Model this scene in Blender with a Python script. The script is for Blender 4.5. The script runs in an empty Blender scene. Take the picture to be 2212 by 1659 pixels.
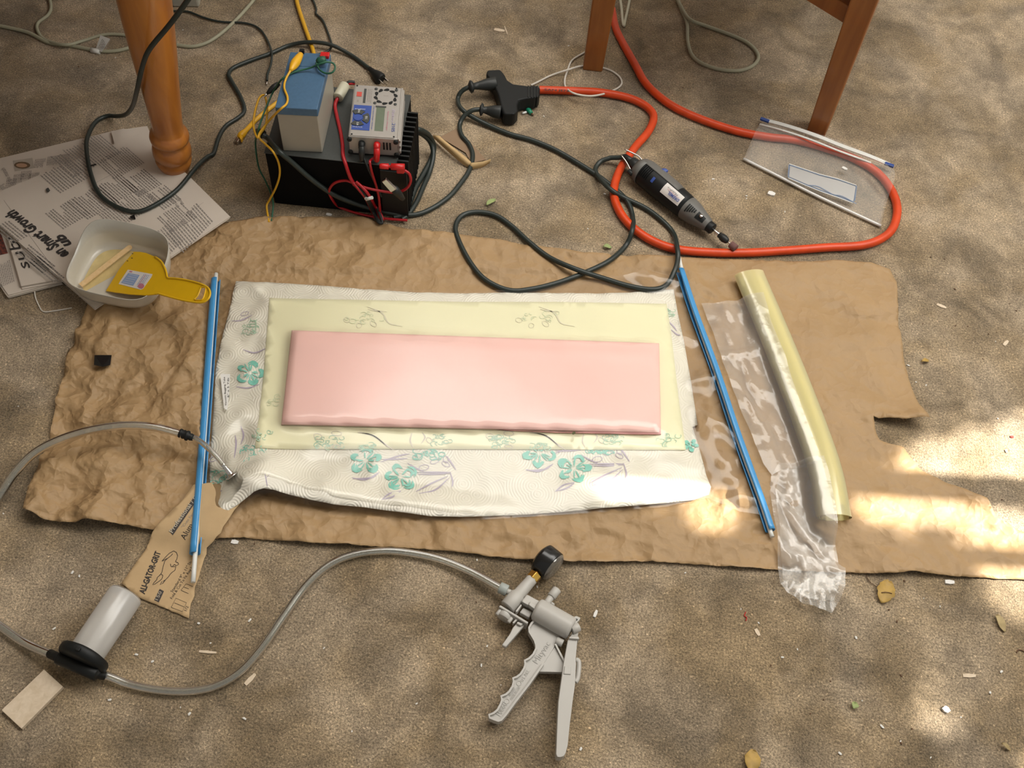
import bpy, bmesh, math, random
import numpy as np
from mathutils import Vector, Matrix
from mathutils.geometry import delaunay_2d_cdt, tessellate_polygon

random.seed(7)
RNG = np.random.default_rng(11)
S = bpy.context.scene
COL = S.collection
pi = math.pi

# ------------------------------------------------------------------ camera
FPX, HCAM = 2250.0, 1.42
PITCH, ROLL = math.radians(57), math.radians(6)
_f = Vector((0, math.cos(PITCH), -math.sin(PITCH)))
_r = Vector((1, 0, 0))
_u = Vector((0, math.sin(PITCH), math.cos(PITCH)))
CR = math.cos(ROLL) * _r + math.sin(ROLL) * _u
CU = -math.sin(ROLL) * _r + math.cos(ROLL) * _u
CAM = Vector((0, 0, HCAM))
cam_d = bpy.data.cameras.new('camera')
cam_d.sensor_width = 36
cam_d.lens = 36 * FPX / 2212
cam_d.clip_start = .02
cam = bpy.data.objects.new('camera', cam_d)
COL.objects.link(cam)
cam.matrix_world = Matrix(((CR.x, CU.x, -_f.x, 0), (CR.y, CU.y, -_f.y, 0), (CR.z, CU.z, -_f.z, HCAM), (0, 0, 0, 1)))
S.camera = cam

# ------------------------------------------------------------------ light
S.view_settings.view_transform = 'Standard'
S.view_settings.look = 'None'
S.view_settings.gamma = 1
S.view_settings.use_curve_mapping = False
S.view_settings.exposure = 0.0
w = bpy.data.worlds.new('sky')
S.world = w
w.use_nodes = True
w.node_tree.nodes['Background'].inputs[0].default_value = (1.0, .97, .92, 1)
w.node_tree.nodes['Background'].inputs[1].default_value = .30

SUN_EL = math.radians(52)
SUN_AZ = math.radians(3)          # the sun stands to the right (+x)
SUN_DIR = Vector((math.cos(SUN_EL) * math.cos(SUN_AZ), math.cos(SUN_EL) * math.sin(SUN_AZ), math.sin(SUN_EL)))
sd = bpy.data.lights.new('sun', 'SUN')
sd.energy = 17.0
sd.angle = math.radians(.6)
sd.color = (1, .95, .86)
so = bpy.data.objects.new('sun', sd)
COL.objects.link(so)
so.rotation_euler = SUN_DIR.to_track_quat('Z', 'Y').to_euler()
so.location = SUN_DIR * 6

def area(name, loc, target, size, energy, col):
    d = bpy.data.lights.new(name, 'AREA')
    d.shape = 'RECTANGLE'
    d.size, d.size_y = size
    d.energy = energy
    d.color = col
    o = bpy.data.objects.new(name, d)
    COL.objects.link(o)
    o.location = loc
    o.rotation_euler = (Vector(loc) - Vector(target)).to_track_quat('Z', 'Y').to_euler()
    return o
area('window_light', (1.75, 1.2, 2.1), (0.1, .8, 0), (1.6, 1.0), 34, (1, .97, .92))
area('ceiling_light', (.35, 1.75, 2.62), (.25, 1.55, 0), (2.4, 1.1), 50, (1, .97, .91))

# ------------------------------------------------------------------ helpers
def ray(x, y):
    x, y = float(x), float(y)
    return _f + (x - 1106) / FPX * CR - (y - 829.5) / FPX * CU

def P(x, y, z=0.0):
    """photo pixel -> point at height z"""
    d = ray(x, y)
    return CAM + d * ((HCAM - float(z)) / -d.z)

def PY(x, y, yy):
    """photo pixel -> point on the vertical plane y = yy"""
    d = ray(x, y)
    return CAM + d * (yy / d.y)

def V(*a):
    return Vector(a)

WL = {}
def tag(o, label=None, cat=None, group=None, kind=None):
    if label: o['label'] = label
    if cat: o['category'] = cat
    if group: o['group'] = group
    if kind: o['kind'] = kind
    return o

def thing(name, label, cat, loc, group=None):
    o = bpy.data.objects.new(name, None)
    o.empty_display_size = .03
    COL.objects.link(o)
    o.location = loc
    WL[o] = Vector(loc)
    return tag(o, label, cat, group)

class MB:
    """mesh builder, collects shapes in world coordinates"""
    def __init__(s):
        s.v, s.f, s.sm = [], [], []
    def add(s, vs, fs, smooth=False):
        n = len(s.v)
        s.v += [tuple(a) for a in vs]
        s.f += [tuple(i + n for i in q) for q in fs]
        s.sm += [smooth] * len(fs)
        return s
    def sweep(s, pts, prof, closed_prof=True, cap=True, up=None, scale=None, smooth=True):
        """sweep a 2d profile (side, up) along a path"""
        pts = [Vector(p) for p in pts]
        n, m = len(pts), len(prof)
        vs = []
        prev = None
        for i, p in enumerate(pts):
            t = (pts[min(i + 1, n - 1)] - pts[max(i - 1, 0)])
            if t.length < 1e-9: t = Vector((1, 0, 0))
            t.normalize()
            if prev is None:
                a = Vector(up) if up is not None else (Vector((0, 0, 1)) if abs(t.z) < .9 else Vector((0, 1, 0)))
            else:
                a = prev
            b = a - t * a.dot(t)
            if b.length < 1e-6: b = t.orthogonal()
            b.normalize()
            prev = b
            side = t.cross(b)
            k = 1 if scale is None else scale[i]
            for (x, y) in prof:
                vs.append(p + side * x * k + b * y * k)
        fs = []
        mm = m if closed_prof else m - 1
        for i in range(n - 1):
            for j in range(mm):
                fs.append((i * m + j, i * m + (j + 1) % m, (i + 1) * m + (j + 1) % m, (i + 1) * m + j))
        s.add(vs, fs, smooth)
        if cap and closed_prof:
            s.add(vs[:m], [tuple(range(m))[::-1]])
            s.add(vs[-m:], [tuple(range(m))])
        return s
    def tube(s, pts, r, n=10, cap=True, smooth=True, up=None, flat=1.0):
        rr = r if isinstance(r, (list, tuple)) else None
        base = 1.0 if rr else r
        prof = [(base * math.cos(2 * pi * k / n), base * flat * math.sin(2 * pi * k / n)) for k in range(n)]
        return s.sweep(pts, prof, True, cap, up, rr, smooth)
    def lathe(s, o, axis, prof, n=24, a0=0, a1=2 * pi, X=None, smooth=True, fx=1, fy=1):
        """prof: (radius, height) along axis"""
        axis = Vector(axis).normalized(); o = Vector(o)
        X = Vector(X) if X is not None else axis.orthogonal()
        X = (X - axis * X.dot(axis)).normalized()
        Y = axis.cross(X)
        full = abs(a1 - a0 - 2 * pi) < 1e-6
        cols = n if full else n + 1
        vs = []
        for (r, h) in prof:
            for k in range(cols):
                a = a0 + (a1 - a0) * k / n
                vs.append(o + axis * h + X * r * fx * math.cos(a) + Y * r * fy * math.sin(a))
        fs = []
        for i in range(len(prof) - 1):
            for k in range(n):
                k2 = (k + 1) % cols
                fs.append((i * cols + k, i * cols + k2, (i + 1) * cols + k2, (i + 1) * cols + k))
        return s.add(vs, fs, smooth)
    def cyl(s, a, b, r, n=20, r2=None, bev=.0006):
        a, b = Vector(a), Vector(b)
        L = (b - a).length
        r2 = r if r2 is None else r2
        return s.lathe(a, b - a, [(0, 0), (r - bev, 0), (r, bev), (r2, L - bev), (r2 - bev, L), (0, L)], n, smooth=False) if False else \
            s.lathe(a, b - a, [(1e-5, 0), (r - bev, 0), (r, bev), (r2, L - bev), (r2 - bev, L), (1e-5, L)], n)
    def box(s, o, X, Y, Z):
        """o corner; X,Y,Z edge vectors"""
        o, X, Y, Z = Vector(o), Vector(X), Vector(Y), Vector(Z)
        vs = [o, o + X, o + X + Y, o + Y, o + Z, o + X + Z, o + X + Y + Z, o + Y + Z]
        return s.add(vs, [(3, 2, 1, 0), (4, 5, 6, 7), (0, 1, 5, 4), (1, 2, 6, 5), (2, 3, 7, 6), (3, 0, 4, 7)])
    def prism(s, top, down, holes=()):
        """top: list of points (counter-clockwise or not), down: offset vector"""
        loops = [[Vector(p) for p in top]] + [[Vector(p) for p in h] for h in holes]
        down = Vector(down)
        flatv = [p for l in loops for p in l]
        tris = tessellate_polygon(loops)
        n = len(flatv)
        vs = flatv + [p + down for p in flatv]
        fs = [tuple(t) for t in tris] + [tuple(i + n for i in reversed(t)) for t in tris]
        k = 0
        for l in loops:
            m = len(l)
            for i in range(m):
                a, b = k + i, k + (i + 1) % m
                fs.append((a, b, b + n, a + n))
            k += m
        return s.add(vs, fs)
    def ribbon(s, pts, wd, zo=0.0):
        pts = [Vector(p) for p in pts]
        n = len(pts); vs = []
        for i, p in enumerate(pts):
            t = pts[min(i + 1, n - 1)] - pts[max(i - 1, 0)]
            nn = Vector((-t.y, t.x, 0))
            if nn.length < 1e-9: nn = Vector((1, 0, 0))
            nn.normalize()
            ww = wd[i] if isinstance(wd, (list, tuple)) else wd
            vs += [p + nn * ww / 2 + V(0, 0, zo), p - nn * ww / 2 + V(0, 0, zo)]
        return s.add(vs, [(2 * i, 2 * i + 1, 2 * i + 3, 2 * i + 2) for i in range(n - 1)])
    def blob(s, c, rx, ry, rz, seed=0, rough=.25):
        r = random.Random(seed)
        bm = bmesh.new()
        bmesh.ops.create_icosphere(bm, subdivisions=1, radius=1)
        vs = [Vector(c) + V(v.co.x * rx, v.co.y * ry, v.co.z * rz) * (1 + r.uniform(-rough, rough)) for v in bm.verts]
        bm.verts.ensure_lookup_table()
        fs = [tuple(v.index for v in f.verts) for f in bm.faces]
        bm.free()
        return s.add(vs, fs)
    def build(s, name, mat, parent=None, bevel=0, seg=2, fixn=True, solid=0, origin=None, angle=35):
        a = np.array(s.v, dtype=float)
        c = Vector((a.min(0) + a.max(0)) / 2)
        if parent is None: c.z = a[:, 2].min()
        if origin is not None: c = Vector(origin)
        me = bpy.data.meshes.new(name)
        me.from_pydata([tuple(q) for q in (a - np.array(c))], [], s.f)
        me.polygons.foreach_set('use_smooth', s.sm)
        if fixn:
            bm = bmesh.new(); bm.from_mesh(me)
            bmesh.ops.remove_doubles(bm, verts=bm.verts, dist=1e-6)
            bmesh.ops.recalc_face_normals(bm, faces=bm.faces)
            bm.to_mesh(me); bm.free()
        me.materials.append(mat)
        o = bpy.data.objects.new(name, me)
        COL.objects.link(o)
        WL[o] = c
        if parent is not None:
            o.parent = parent
            o.location = c - WL[parent]
        else:
            o.location = c
        if bevel:
            m = o.modifiers.new('bevel', 'BEVEL')
            m.width = bevel; m.segments = seg; m.limit_method = 'ANGLE'; m.angle_limit = math.radians(angle)
            m.harden_normals = False
        if solid:
            m = o.modifiers.new('solid', 'SOLIDIFY'); m.thickness = solid; m.offset = -1
        return o

def spline(pts, k=8):
    """Catmull-Rom through points"""
    p = [Vector(q) for q in pts]
    p = [p[0] * 2 - p[1]] + p + [p[-1] * 2 - p[-2]]
    out = []
    for i in range(1, len(p) - 2):
        for j in range(k):
            t = j / k
            a, b, c, d = p[i - 1], p[i], p[i + 1], p[i + 2]
            out.append(.5 * ((2 * b) + (c - a) * t + (2 * a - 5 * b + 4 * c - d) * t * t + (3 * b - a - 3 * c + d) * t ** 3))
    out.append(p[-2])
    return out

def path(pp, z, k=8):
    """list of photo points: (x,y) at height z, (x,y,z), or ('y',x,y,plane) -> smooth path"""
    out = []
    for q in pp:
        if q[0] == 'y': out.append(PY(q[1], q[2], q[3]))
        elif len(q) == 3: out.append(P(*q))
        else: out.append(P(q[0], q[1], z))
    return spline(out, k)

def cable(name, mat, pts, r, parent=None, n=10, k=8, z=None):
    return MB().tube(path(pts, r if z is None else z, k), r, n).build(name, mat, parent, fixn=False)

def inside(px, py, poly):
    c = np.zeros(px.shape, bool)
    n = len(poly)
    for i in range(n):
        x1, y1 = poly[i]; x2, y2 = poly[(i + 1) % n]
        if y1 == y2: continue
        t = ((y1 > py) != (y2 > py)) & (px < (x2 - x1) * (py - y1) / (y2 - y1) + x1)
        c ^= t
    return c

def sheet_mesh(poly, res, zf, jit=0.0, seed=3):
    """triangulate a world polygon with a dense grid; zf(x, y) gives heights"""
    r = random.Random(seed)
    b = []
    n = len(poly)
    for i in range(n):
        a, c = Vector(poly[i][:2]), Vector(poly[(i + 1) % n][:2])
        k = max(1, int((c - a).length / res))
        for j in range(k):
            q = a.lerp(c, j / k)
            if jit and j: q += Vector((r.uniform(-jit, jit), r.uniform(-jit, jit)))
            b.append((q.x, q.y))
    ba = np.array(b)
    x0, y0 = ba.min(0); x1, y1 = ba.max(0)
    gx, gy = np.meshgrid(np.arange(x0, x1, res), np.arange(y0, y1, res * .866))
    gx = gx + (np.arange(gx.shape[0]) % 2)[:, None] * res * .5
    g = np.stack([gx.ravel(), gy.ravel()], 1)
    m = inside(g[:, 0], g[:, 1], b)
    g = g[m]
    keep = np.ones(len(g), bool)                 # keep clear of the border
    for i in range(0, len(g), 2000):
        d = np.abs(g[i:i + 2000, None, :] - ba[None]).max(2).min(1)
        keep[i:i + 2000] = d > res * .45
    g = g[keep]
    nb = len(b)
    co = [Vector(q) for q in b] + [Vector(q) for q in g]
    out = delaunay_2d_cdt(co, [(i, (i + 1) % nb) for i in range(nb)], [], 1, 1e-7)
    v = np.array([(q.x, q.y) for q in out[0]])
    z = zf(v[:, 0], v[:, 1])
    fs = []
    for q in out[2]:                              # all faces look up
        a, c, d = v[q[0]], v[q[1]], v[q[2]]
        up_ = (c[0] - a[0]) * (d[1] - a[1]) - (c[1] - a[1]) * (d[0] - a[0]) > 0
        fs.append(tuple(q) if up_ else tuple(reversed(q)))
    return [(a, c, d) for (a, c), d in zip(v, z)], fs

def sheet(name, pxpoly, zf, res, mat, parent=None, solid=0, jit=0, z0=.004, smooth=True, world=False):
    poly = pxpoly if world else [P(q[0], q[1], q[2] if len(q) > 2 else z0) for q in pxpoly]
    v, f = sheet_mesh(poly, res, zf, jit)
    return MB().add(v, f, smooth).build(name, mat, parent, fixn=False, solid=solid)

def text(s, a, b, h, mat, parent, name='lettering', z=0, shear=0, frame=None, bold=0, surf=None):
    """flat lettering whose baseline runs from a to b (world points); h = cap height in metres"""
    cu = bpy.data.curves.new(name, 'FONT')
    cu.body = s; cu.size = 1; cu.shear = shear; cu.extrude = 0; cu.offset = bold; cu.resolution_u = 2
    tmp = bpy.data.objects.new('tmp', cu)
    COL.objects.link(tmp)
    me = bpy.data.meshes.new_from_object(tmp)
    bpy.data.objects.remove(tmp)
    v = np.array([q.co[:] for q in me.vertices])
    fs = [tuple(p.vertices) for p in me.polygons]
    bpy.data.meshes.remove(me)
    a, b = Vector(a), Vector(b)
    X = b - a; L = X.length; X.normalize()
    Y = Vector(frame) if frame is not None else Vector((-X.y, X.x, 0))
    Y.normalize(); N = X.cross(Y)
    v[:, 0] -= v[:, 0].min()
    sx = L / max(v[:, 0].max(), 1e-6); sy = h / .7
    vs = [a + X * (q[0] * sx) + Y * (q[1] * sy) + N * z for q in v]
    if surf is not None:
        va = np.array([q[:] for q in vs]); va[:, 2] = surf(va[:, 0], va[:, 1]) + z
        vs = [tuple(q) for q in va]
    return MB().add(vs, fs).build(name, mat, parent, fixn=False)

# ------------------------------------------------------------------ materials
MATS = {}
def M(name, col, rough=.5, metal=0, var=0, vs=60, bump=0, bs=250, bd=.001, spec=.5, alpha=1, trans=0, sss=0, col2=None, stretch=None, detail=3, coat=0):
    if name in MATS: return MATS[name]
    m = bpy.data.materials.new(name); m.use_nodes = True
    nt = m.node_tree; N = nt.nodes; L = nt.links
    b = N['Principled BSDF']
    b.inputs['Base Color'].default_value = (*col, 1)
    b.inputs['Roughness'].default_value = rough
    b.inputs['Metallic'].default_value = metal
    b.inputs['Specular IOR Level'].default_value = spec
    b.inputs['Alpha'].default_value = alpha
    b.inputs['Coat Weight'].default_value = coat
    if trans: b.inputs['Transmission Weight'].default_value = trans
    tc = N.new('ShaderNodeTexCoord'); src = tc.outputs['Object']
    if stretch:
        mp = N.new('ShaderNodeMapping'); mp.inputs['Scale'].default_value = stretch
        L.new(src, mp.inputs[0]); src = mp.outputs[0]
    nz = N.new('ShaderNodeTexNoise'); nz.inputs['Scale'].default_value = vs; nz.inputs['Detail'].default_value = detail
    L.new(src, nz.inputs['Vector'])
    mx = N.new('ShaderNodeMix'); mx.data_type = 'RGBA'
    c2 = col2 if col2 else tuple(max(0, c * (1 - (var if var else .06))) for c in col)
    mx.inputs['A'].default_value = (*col, 1); mx.inputs['B'].default_value = (*c2, 1)
    mr = N.new('ShaderNodeMapRange'); mr.inputs[1].default_value = .35; mr.inputs[2].default_value = .65
    L.new(nz.outputs[0], mr.inputs[0]); L.new(mr.outputs[0], mx.inputs['Factor'])
    L.new(mx.outputs['Result'], b.inputs['Base Color'])
    if bump:
        n2 = N.new('ShaderNodeTexNoise'); n2.inputs['Scale'].default_value = bs; n2.inputs['Detail'].default_value = 3
        L.new(src, n2.inputs['Vector'])
        bp = N.new('ShaderNodeBump'); bp.inputs['Strength'].default_value = bump; bp.inputs['Distance'].default_value = bd
        L.new(n2.outputs[0], bp.inputs['Height']); L.new(bp.outputs[0], b.inputs['Normal'])
    MATS[name] = m
    return m

def film(name, tint=(.97, .97, .95), haze=.06, hazecol=(.8, .8, .76), gloss=.08, rough=.08, edge=.5, bump=0, bs=40, bd=.002, ior=1.5):
    """clear plastic: lets light straight through, a little milky haze, glossy by Fresnel"""
    m = bpy.data.materials.new(name); m.use_nodes = True
    nt = m.node_tree; N = nt.nodes; L = nt.links
    N.remove(N['Principled BSDF']); out = N['Material Output']
    tr = N.new('ShaderNodeBsdfTransparent'); tr.inputs[0].default_value = (*tint, 1)
    df = N.new('ShaderNodeBsdfDiffuse'); df.inputs[0].default_value = (*hazecol, 1)
    gl = N.new('ShaderNodeBsdfGlossy'); gl.inputs['Roughness'].default_value = rough
    lw = N.new('ShaderNodeLayerWeight'); lw.inputs[0].default_value = .3
    m1 = N.new('ShaderNodeMath'); m1.operation = 'MULTIPLY_ADD'
    L.new(lw.outputs['Facing'], m1.inputs[0]); m1.inputs[1].default_value = edge; m1.inputs[2].default_value = haze
    m1.use_clamp = True
    a = N.new('ShaderNodeMixShader'); L.new(m1.outputs[0], a.inputs[0]); L.new(tr.outputs[0], a.inputs[1]); L.new(df.outputs[0], a.inputs[2])
    fr = N.new('ShaderNodeFresnel'); fr.inputs[0].default_value = ior
    m2 = N.new('ShaderNodeMath'); m2.operation = 'ADD'; m2.use_clamp = True
    L.new(fr.outputs[0], m2.inputs[0]); m2.inputs[1].default_value = gloss
    g = N.new('ShaderNodeMixShader'); L.new(m2.outputs[0], g.inputs[0]); L.new(a.outputs[0], g.inputs[1]); L.new(gl.outputs[0], g.inputs[2])
    L.new(g.outputs[0], out.inputs[0])
    if bump:
        tc = N.new('ShaderNodeTexCoord')
        n2 = N.new('ShaderNodeTexNoise'); n2.inputs['Scale'].default_value = bs; n2.inputs['Detail'].default_value = 3
        L.new(tc.outputs['Object'], n2.inputs['Vector'])
        bp = N.new('ShaderNodeBump'); bp.inputs['Strength'].default_value = bump; bp.inputs['Distance'].default_value = bd
        L.new(n2.outputs[0], bp.inputs['Height'])
        for q in (gl, df, fr, lw): L.new(bp.outputs[0], q.inputs['Normal'])
    return m

def carpet_mat():
    m = bpy.data.materials.new('carpet'); m.use_nodes = True
    nt = m.node_tree; N = nt.nodes; L = nt.links
    b = N['Principled BSDF']; b.inputs['Roughness'].default_value = .9; b.inputs['Specular IOR Level'].default_value = .25
    b.inputs['Sheen Weight'].default_value = .15
    tc = N.new('ShaderNodeTexCoord')
    def noise(sc, det, dist=0, rough=.5):
        n = N.new('ShaderNodeTexNoise'); n.inputs['Scale'].default_value = sc; n.inputs['Detail'].default_value = det
        n.inputs['Distortion'].default_value = dist; n.inputs['Roughness'].default_value = rough
        L.new(tc.outputs['Object'], n.inputs['Vector']); return n.outputs[0]
    def ramp(s, lo, hi, a, c):
        r = N.new('ShaderNodeMapRange'); r.inputs[1].default_value = lo; r.inputs[2].default_value = hi
        r.inputs[3].default_value = a; r.inputs[4].default_value = c
        L.new(s, r.inputs[0]); return r.outputs[0]
    def mul(a, c):
        q = N.new('ShaderNodeMath'); q.operation = 'MULTIPLY'; L.new(a, q.inputs[0]); L.new(c, q.inputs[1]); return q.outputs[0]
    big = ramp(noise(9, 5, .6, .6), .36, .62, .60, 1.16)
    mid = ramp(noise(45, 3, .3), .3, .7, .86, 1.12)
    fine = ramp(noise(330, 3, 0, .8), .34, .68, .42, 1.6)
    speck = ramp(noise(260, 1), .64, .74, 1.0, 1.8)
    v = mul(mul(big, mid), mul(fine, speck))
    mx = N.new('ShaderNodeMix'); mx.data_type = 'RGBA'; mx.blend_type = 'MULTIPLY'; mx.inputs['Factor'].default_value = 1
    mc = N.new('ShaderNodeMix'); mc.data_type = 'RGBA'
    mc.inputs['A'].default_value = (.325, .238, .138, 1); mc.inputs['B'].default_value = (.425, .33, .222, 1)
    L.new(ramp(noise(7, 4, .5), .4, .6, 0, 1), mc.inputs['Factor'])
    L.new(mc.outputs['Result'], mx.inputs['A'])
    cb = N.new('ShaderNodeCombineColor')
    for i in range(3): L.new(v, cb.inputs[i])
    L.new(cb.outputs[0], mx.inputs['B']); L.new(mx.outputs['Result'], b.inputs['Base Color'])
    bp = N.new('ShaderNodeBump'); bp.inputs['Strength'].default_value = .9; bp.inputs['Distance'].default_value = .004
    ad = N.new('ShaderNodeMath'); ad.operation = 'ADD'
    L.new(noise(420, 3, 0, .7), ad.inputs[0]); L.new(noise(60, 3), ad.inputs[1])
    L.new(ad.outputs[0], bp.inputs['Height']); L.new(bp.outputs[0], b.inputs['Normal'])
    return m

def towel_mat():
    """paper towel embossed with groups of rings"""
    m = bpy.data.materials.new('embossed_paper_towel'); m.use_nodes = True
    nt = m.node_tree; N = nt.nodes; L = nt.links
    b = N['Principled BSDF']; b.inputs['Roughness'].default_value = .42; b.inputs['Base Color'].default_value = (.76, .725, .63, 1)
    b.inputs['Specular IOR Level'].default_value = .6
    tc = N.new('ShaderNodeTexCoord')
    vo = N.new('ShaderNodeTexVoronoi'); vo.inputs['Scale'].default_value = 22; vo.voronoi_dimensions = '2D'
    L.new(tc.outputs['Object'], vo.inputs['Vector'])
    mu = N.new('ShaderNodeMath'); mu.operation = 'MULTIPLY'; mu.inputs[1].default_value = 68
    L.new(vo.outputs['Distance'], mu.inputs[0])
    si = N.new('ShaderNodeMath'); si.operation = 'SINE'; L.new(mu.outputs[0], si.inputs[0])
    nz = N.new('ShaderNodeTexNoise'); nz.inputs['Scale'].default_value = 300
    L.new(tc.outputs['Object'], nz.inputs['Vector'])
    ma = N.new('ShaderNodeMath'); ma.operation = 'MULTIPLY_ADD'; ma.inputs[1].default_value = .5
    L.new(nz.outputs[0], ma.inputs[0]); L.new(si.outputs[0], ma.inputs[2])
    bp = N.new('ShaderNodeBump'); bp.inputs['Strength'].default_value = .30; bp.inputs['Distance'].default_value = .0012
    L.new(ma.outputs[0], bp.inputs['Height']); L.new(bp.outputs[0], b.inputs['Normal'])
    return m

def wood_mat(name, a, c, scale=(3, 3, 60), ns=6, rough=.35, coat=.3):
    m = bpy.data.materials.new(name); m.use_nodes = True
    nt = m.node_tree; N = nt.nodes; L = nt.links
    b = N['Principled BSDF']; b.inputs['Roughness'].default_value = rough; b.inputs['Coat Weight'].default_value = coat
    tc = N.new('ShaderNodeTexCoord'); mp = N.new('ShaderNodeMapping'); mp.inputs['Scale'].default_value = scale
    L.new(tc.outputs['Object'], mp.inputs[0])
    nz = N.new('ShaderNodeTexNoise'); nz.inputs['Scale'].default_value = ns; nz.inputs['Detail'].default_value = 6; nz.inputs['Distortion'].default_value = .8
    L.new(mp.outputs[0], nz.inputs['Vector'])
    mr = N.new('ShaderNodeMapRange'); mr.inputs[1].default_value = .33; mr.inputs[2].default_value = .68
    L.new(nz.outputs[0], mr.inputs[0])
    mx = N.new('ShaderNodeMix'); mx.data_type = 'RGBA'; mx.inputs['A'].default_value = (*a, 1); mx.inputs['B'].default_value = (*c, 1)
    L.new(mr.outputs[0], mx.inputs['Factor']); L.new(mx.outputs['Result'], b.inputs['Base Color'])
    bp = N.new('ShaderNodeBump'); bp.inputs['Strength'].default_value = .1; bp.inputs['Distance'].default_value = .001
    L.new(nz.outputs[0], bp.inputs['Height']); L.new(bp.outputs[0], b.inputs['Normal'])
    return m

def kraft_mat():
    m = M('kraft_paper', (.385, .246, .118), .6, var=.08, vs=14, detail=5)
    nt = m.node_tree; N = nt.nodes; L = nt.links
    tc = N.new('ShaderNodeTexCoord')
    prev = None
    for (sc, wt, ds) in ((9, 1.0, .05), (21, .5, .035), (48, .22, .02)):
        nz = N.new('ShaderNodeTexNoise'); nz.inputs['Scale'].default_value = sc * .9; nz.inputs['Detail'].default_value = 2
        L.new(tc.outputs['Object'], nz.inputs['Vector'])
        va = N.new('ShaderNodeVectorMath'); va.operation = 'MULTIPLY_ADD'; va.inputs[1].default_value = (ds * 2,) * 3
        L.new(nz.outputs['Color'], va.inputs[0]); L.new(tc.outputs['Object'], va.inputs[2])
        vo = N.new('ShaderNodeTexVoronoi'); vo.feature = 'F1'; vo.inputs['Scale'].default_value = sc; vo.voronoi_dimensions = '2D'
        L.new(va.outputs[0], vo.inputs['Vector'])
        mu = N.new('ShaderNodeMath'); mu.operation = 'MULTIPLY_ADD'; mu.inputs[1].default_value = wt
        L.new(vo.outputs['Distance'], mu.inputs[0])
        if prev: L.new(prev, mu.inputs[2])
        else: mu.inputs[2].default_value = 0
        prev = mu.outputs[0]
    bp = N.new('ShaderNodeBump'); bp.inputs['Strength'].default_value = .9; bp.inputs['Distance'].default_value = .019
    sx = N.new('ShaderNodeSeparateXYZ'); L.new(tc.outputs['Object'], sx.inputs[0])
    mr2 = N.new('ShaderNodeMapRange'); L.new(sx.outputs[0], mr2.inputs[0])          # the left end was crumpled most
    mr2.inputs[1].default_value = -.62; mr2.inputs[2].default_value = -.30; mr2.inputs[3].default_value = .85; mr2.inputs[4].default_value = .46
    L.new(mr2.outputs[0], bp.inputs['Strength'])
    L.new(prev, bp.inputs['Height']); L.new(bp.outputs[0], N['Principled BSDF'].inputs['Normal'])
    return m
m_kraft = kraft_mat()
m_sandback = M('tan_sandpaper_back', (.52, .36, .19), .75, var=.08, vs=40, bump=.1)
m_news = M('newsprint', (.60, .53, .455), .85, var=.05, vs=12)
m_ink = M('newspaper_ink', (.27, .24, .215), .9)
m_inkdark = M('black_ink', (.035, .03, .028), .8)
m_table = wood_mat('orange_table_wood', (.50, .185, .032), (.33, .105, .018), (12, 12, 1.2), 3, .33, .4)
m_chair = wood_mat('orange_chair_wood', (.36, .130, .028), (.26, .085, .018), (14, 14, 1.5), 3, .4, .2)
m_balsa = wood_mat('balsa_wood', (.70, .58, .44), (.60, .48, .34), (20, 20, 20), 6, .8, 0)
m_stick = wood_mat('stick_wood', (.78, .56, .30), (.70, .47, .22), (30, 30, 30), 4, .6, 0)
m_black = M('black_rubber', (.018, .020, .019), .45, spec=.4)
m_blackp = M('black_plastic', (.010, .011, .011), .5, spec=.28)
m_case = M('dark_grey_case', (.060, .064, .060), .55, var=.1, vs=300, spec=.3)
m_casef = M('black_case_front', (.004, .004, .004), .75, spec=.1)
m_cord = M('dark_green_black_cord', (.022, .030, .026), .42, spec=.45)
m_orange = M('orange_cord_jacket', (.66, .058, .006), .42, var=.15, vs=50)
m_red = M('red_wire', (.40, .008, .014), .4)
m_redp = M('red_plastic', (.54, .012, .012), .35)
m_yellow = M('yellow_wire', (.70, .38, .020), .45)
m_yellowboot = M('yellow_boot', (.80, .42, .012), .4)
m_greenw = M('green_wire', (.02, .11, .060), .45)
m_greenb = M('green_boot', (.012, .085, .045), .5)
m_white = M('white_plastic', (.72, .72, .68), .4)
m_cream = M('cream_cable', (.52, .50, .38), .5)
m_cream2 = M('grey_green_cable', (.35, .34, .24), .5)
m_batt = M('battery_grey_case', (.36, .33, .27), .38, var=.05, vs=30)
m_blue = M('battery_blue_lid', (.060, .135, .235), .42, var=.1, vs=200)
m_silver = M('brushed_silver_panel', (.39, .365, .335), .38, metal=.35, var=.04)
m_metal = M('bright_metal', (.72, .70, .66), .22, metal=1)
m_lcd = M('lcd_glass', (.135, .165, .115), .2)
m_bluep = M('blue_print', (.035, .075, .30), .4)
m_ferrite = M('cream_ferrite', (.52, .50, .38), .4)
m_rodblue = M('blue_plastic_channel', (.06, .30, .62), .3, spec=.6)
m_pink = M('pink_foam', (.86, .58, .53), .42, var=.05, vs=9, detail=5)
m_pinkd = M('deep_pink_foam', (.70, .36, .35), .5)
m_creamsheet = M('cream_sheet', (.80, .77, .545), .32, var=.03, vs=6)
m_teal = M('teal_print', (.23, .60, .50), .55, var=.15, vs=150)
m_purple = M('lilac_print', (.46, .40, .50), .55)
m_tealf = M('faint_teal_print', (.66, .70, .50), .45)
m_purplef = M('faint_lilac_print', (.68, .64, .50), .45)
m_tealg = M('half_covered_teal_print', (.42, .60, .45), .45)
m_purpleg = M('half_covered_lilac_print', (.60, .55, .48), .45)
m_pump = M('grey_pump_plastic', (.46, .44, .405), .42, var=.03, vs=20)
m_pumpink = M('grey_relief', (.38, .365, .335), .5)
m_brass = M('brass', (.85, .52, .12), .25, metal=1)
m_gauge = M('gloss_black_gauge', (.010, .010, .010), .22)
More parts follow.
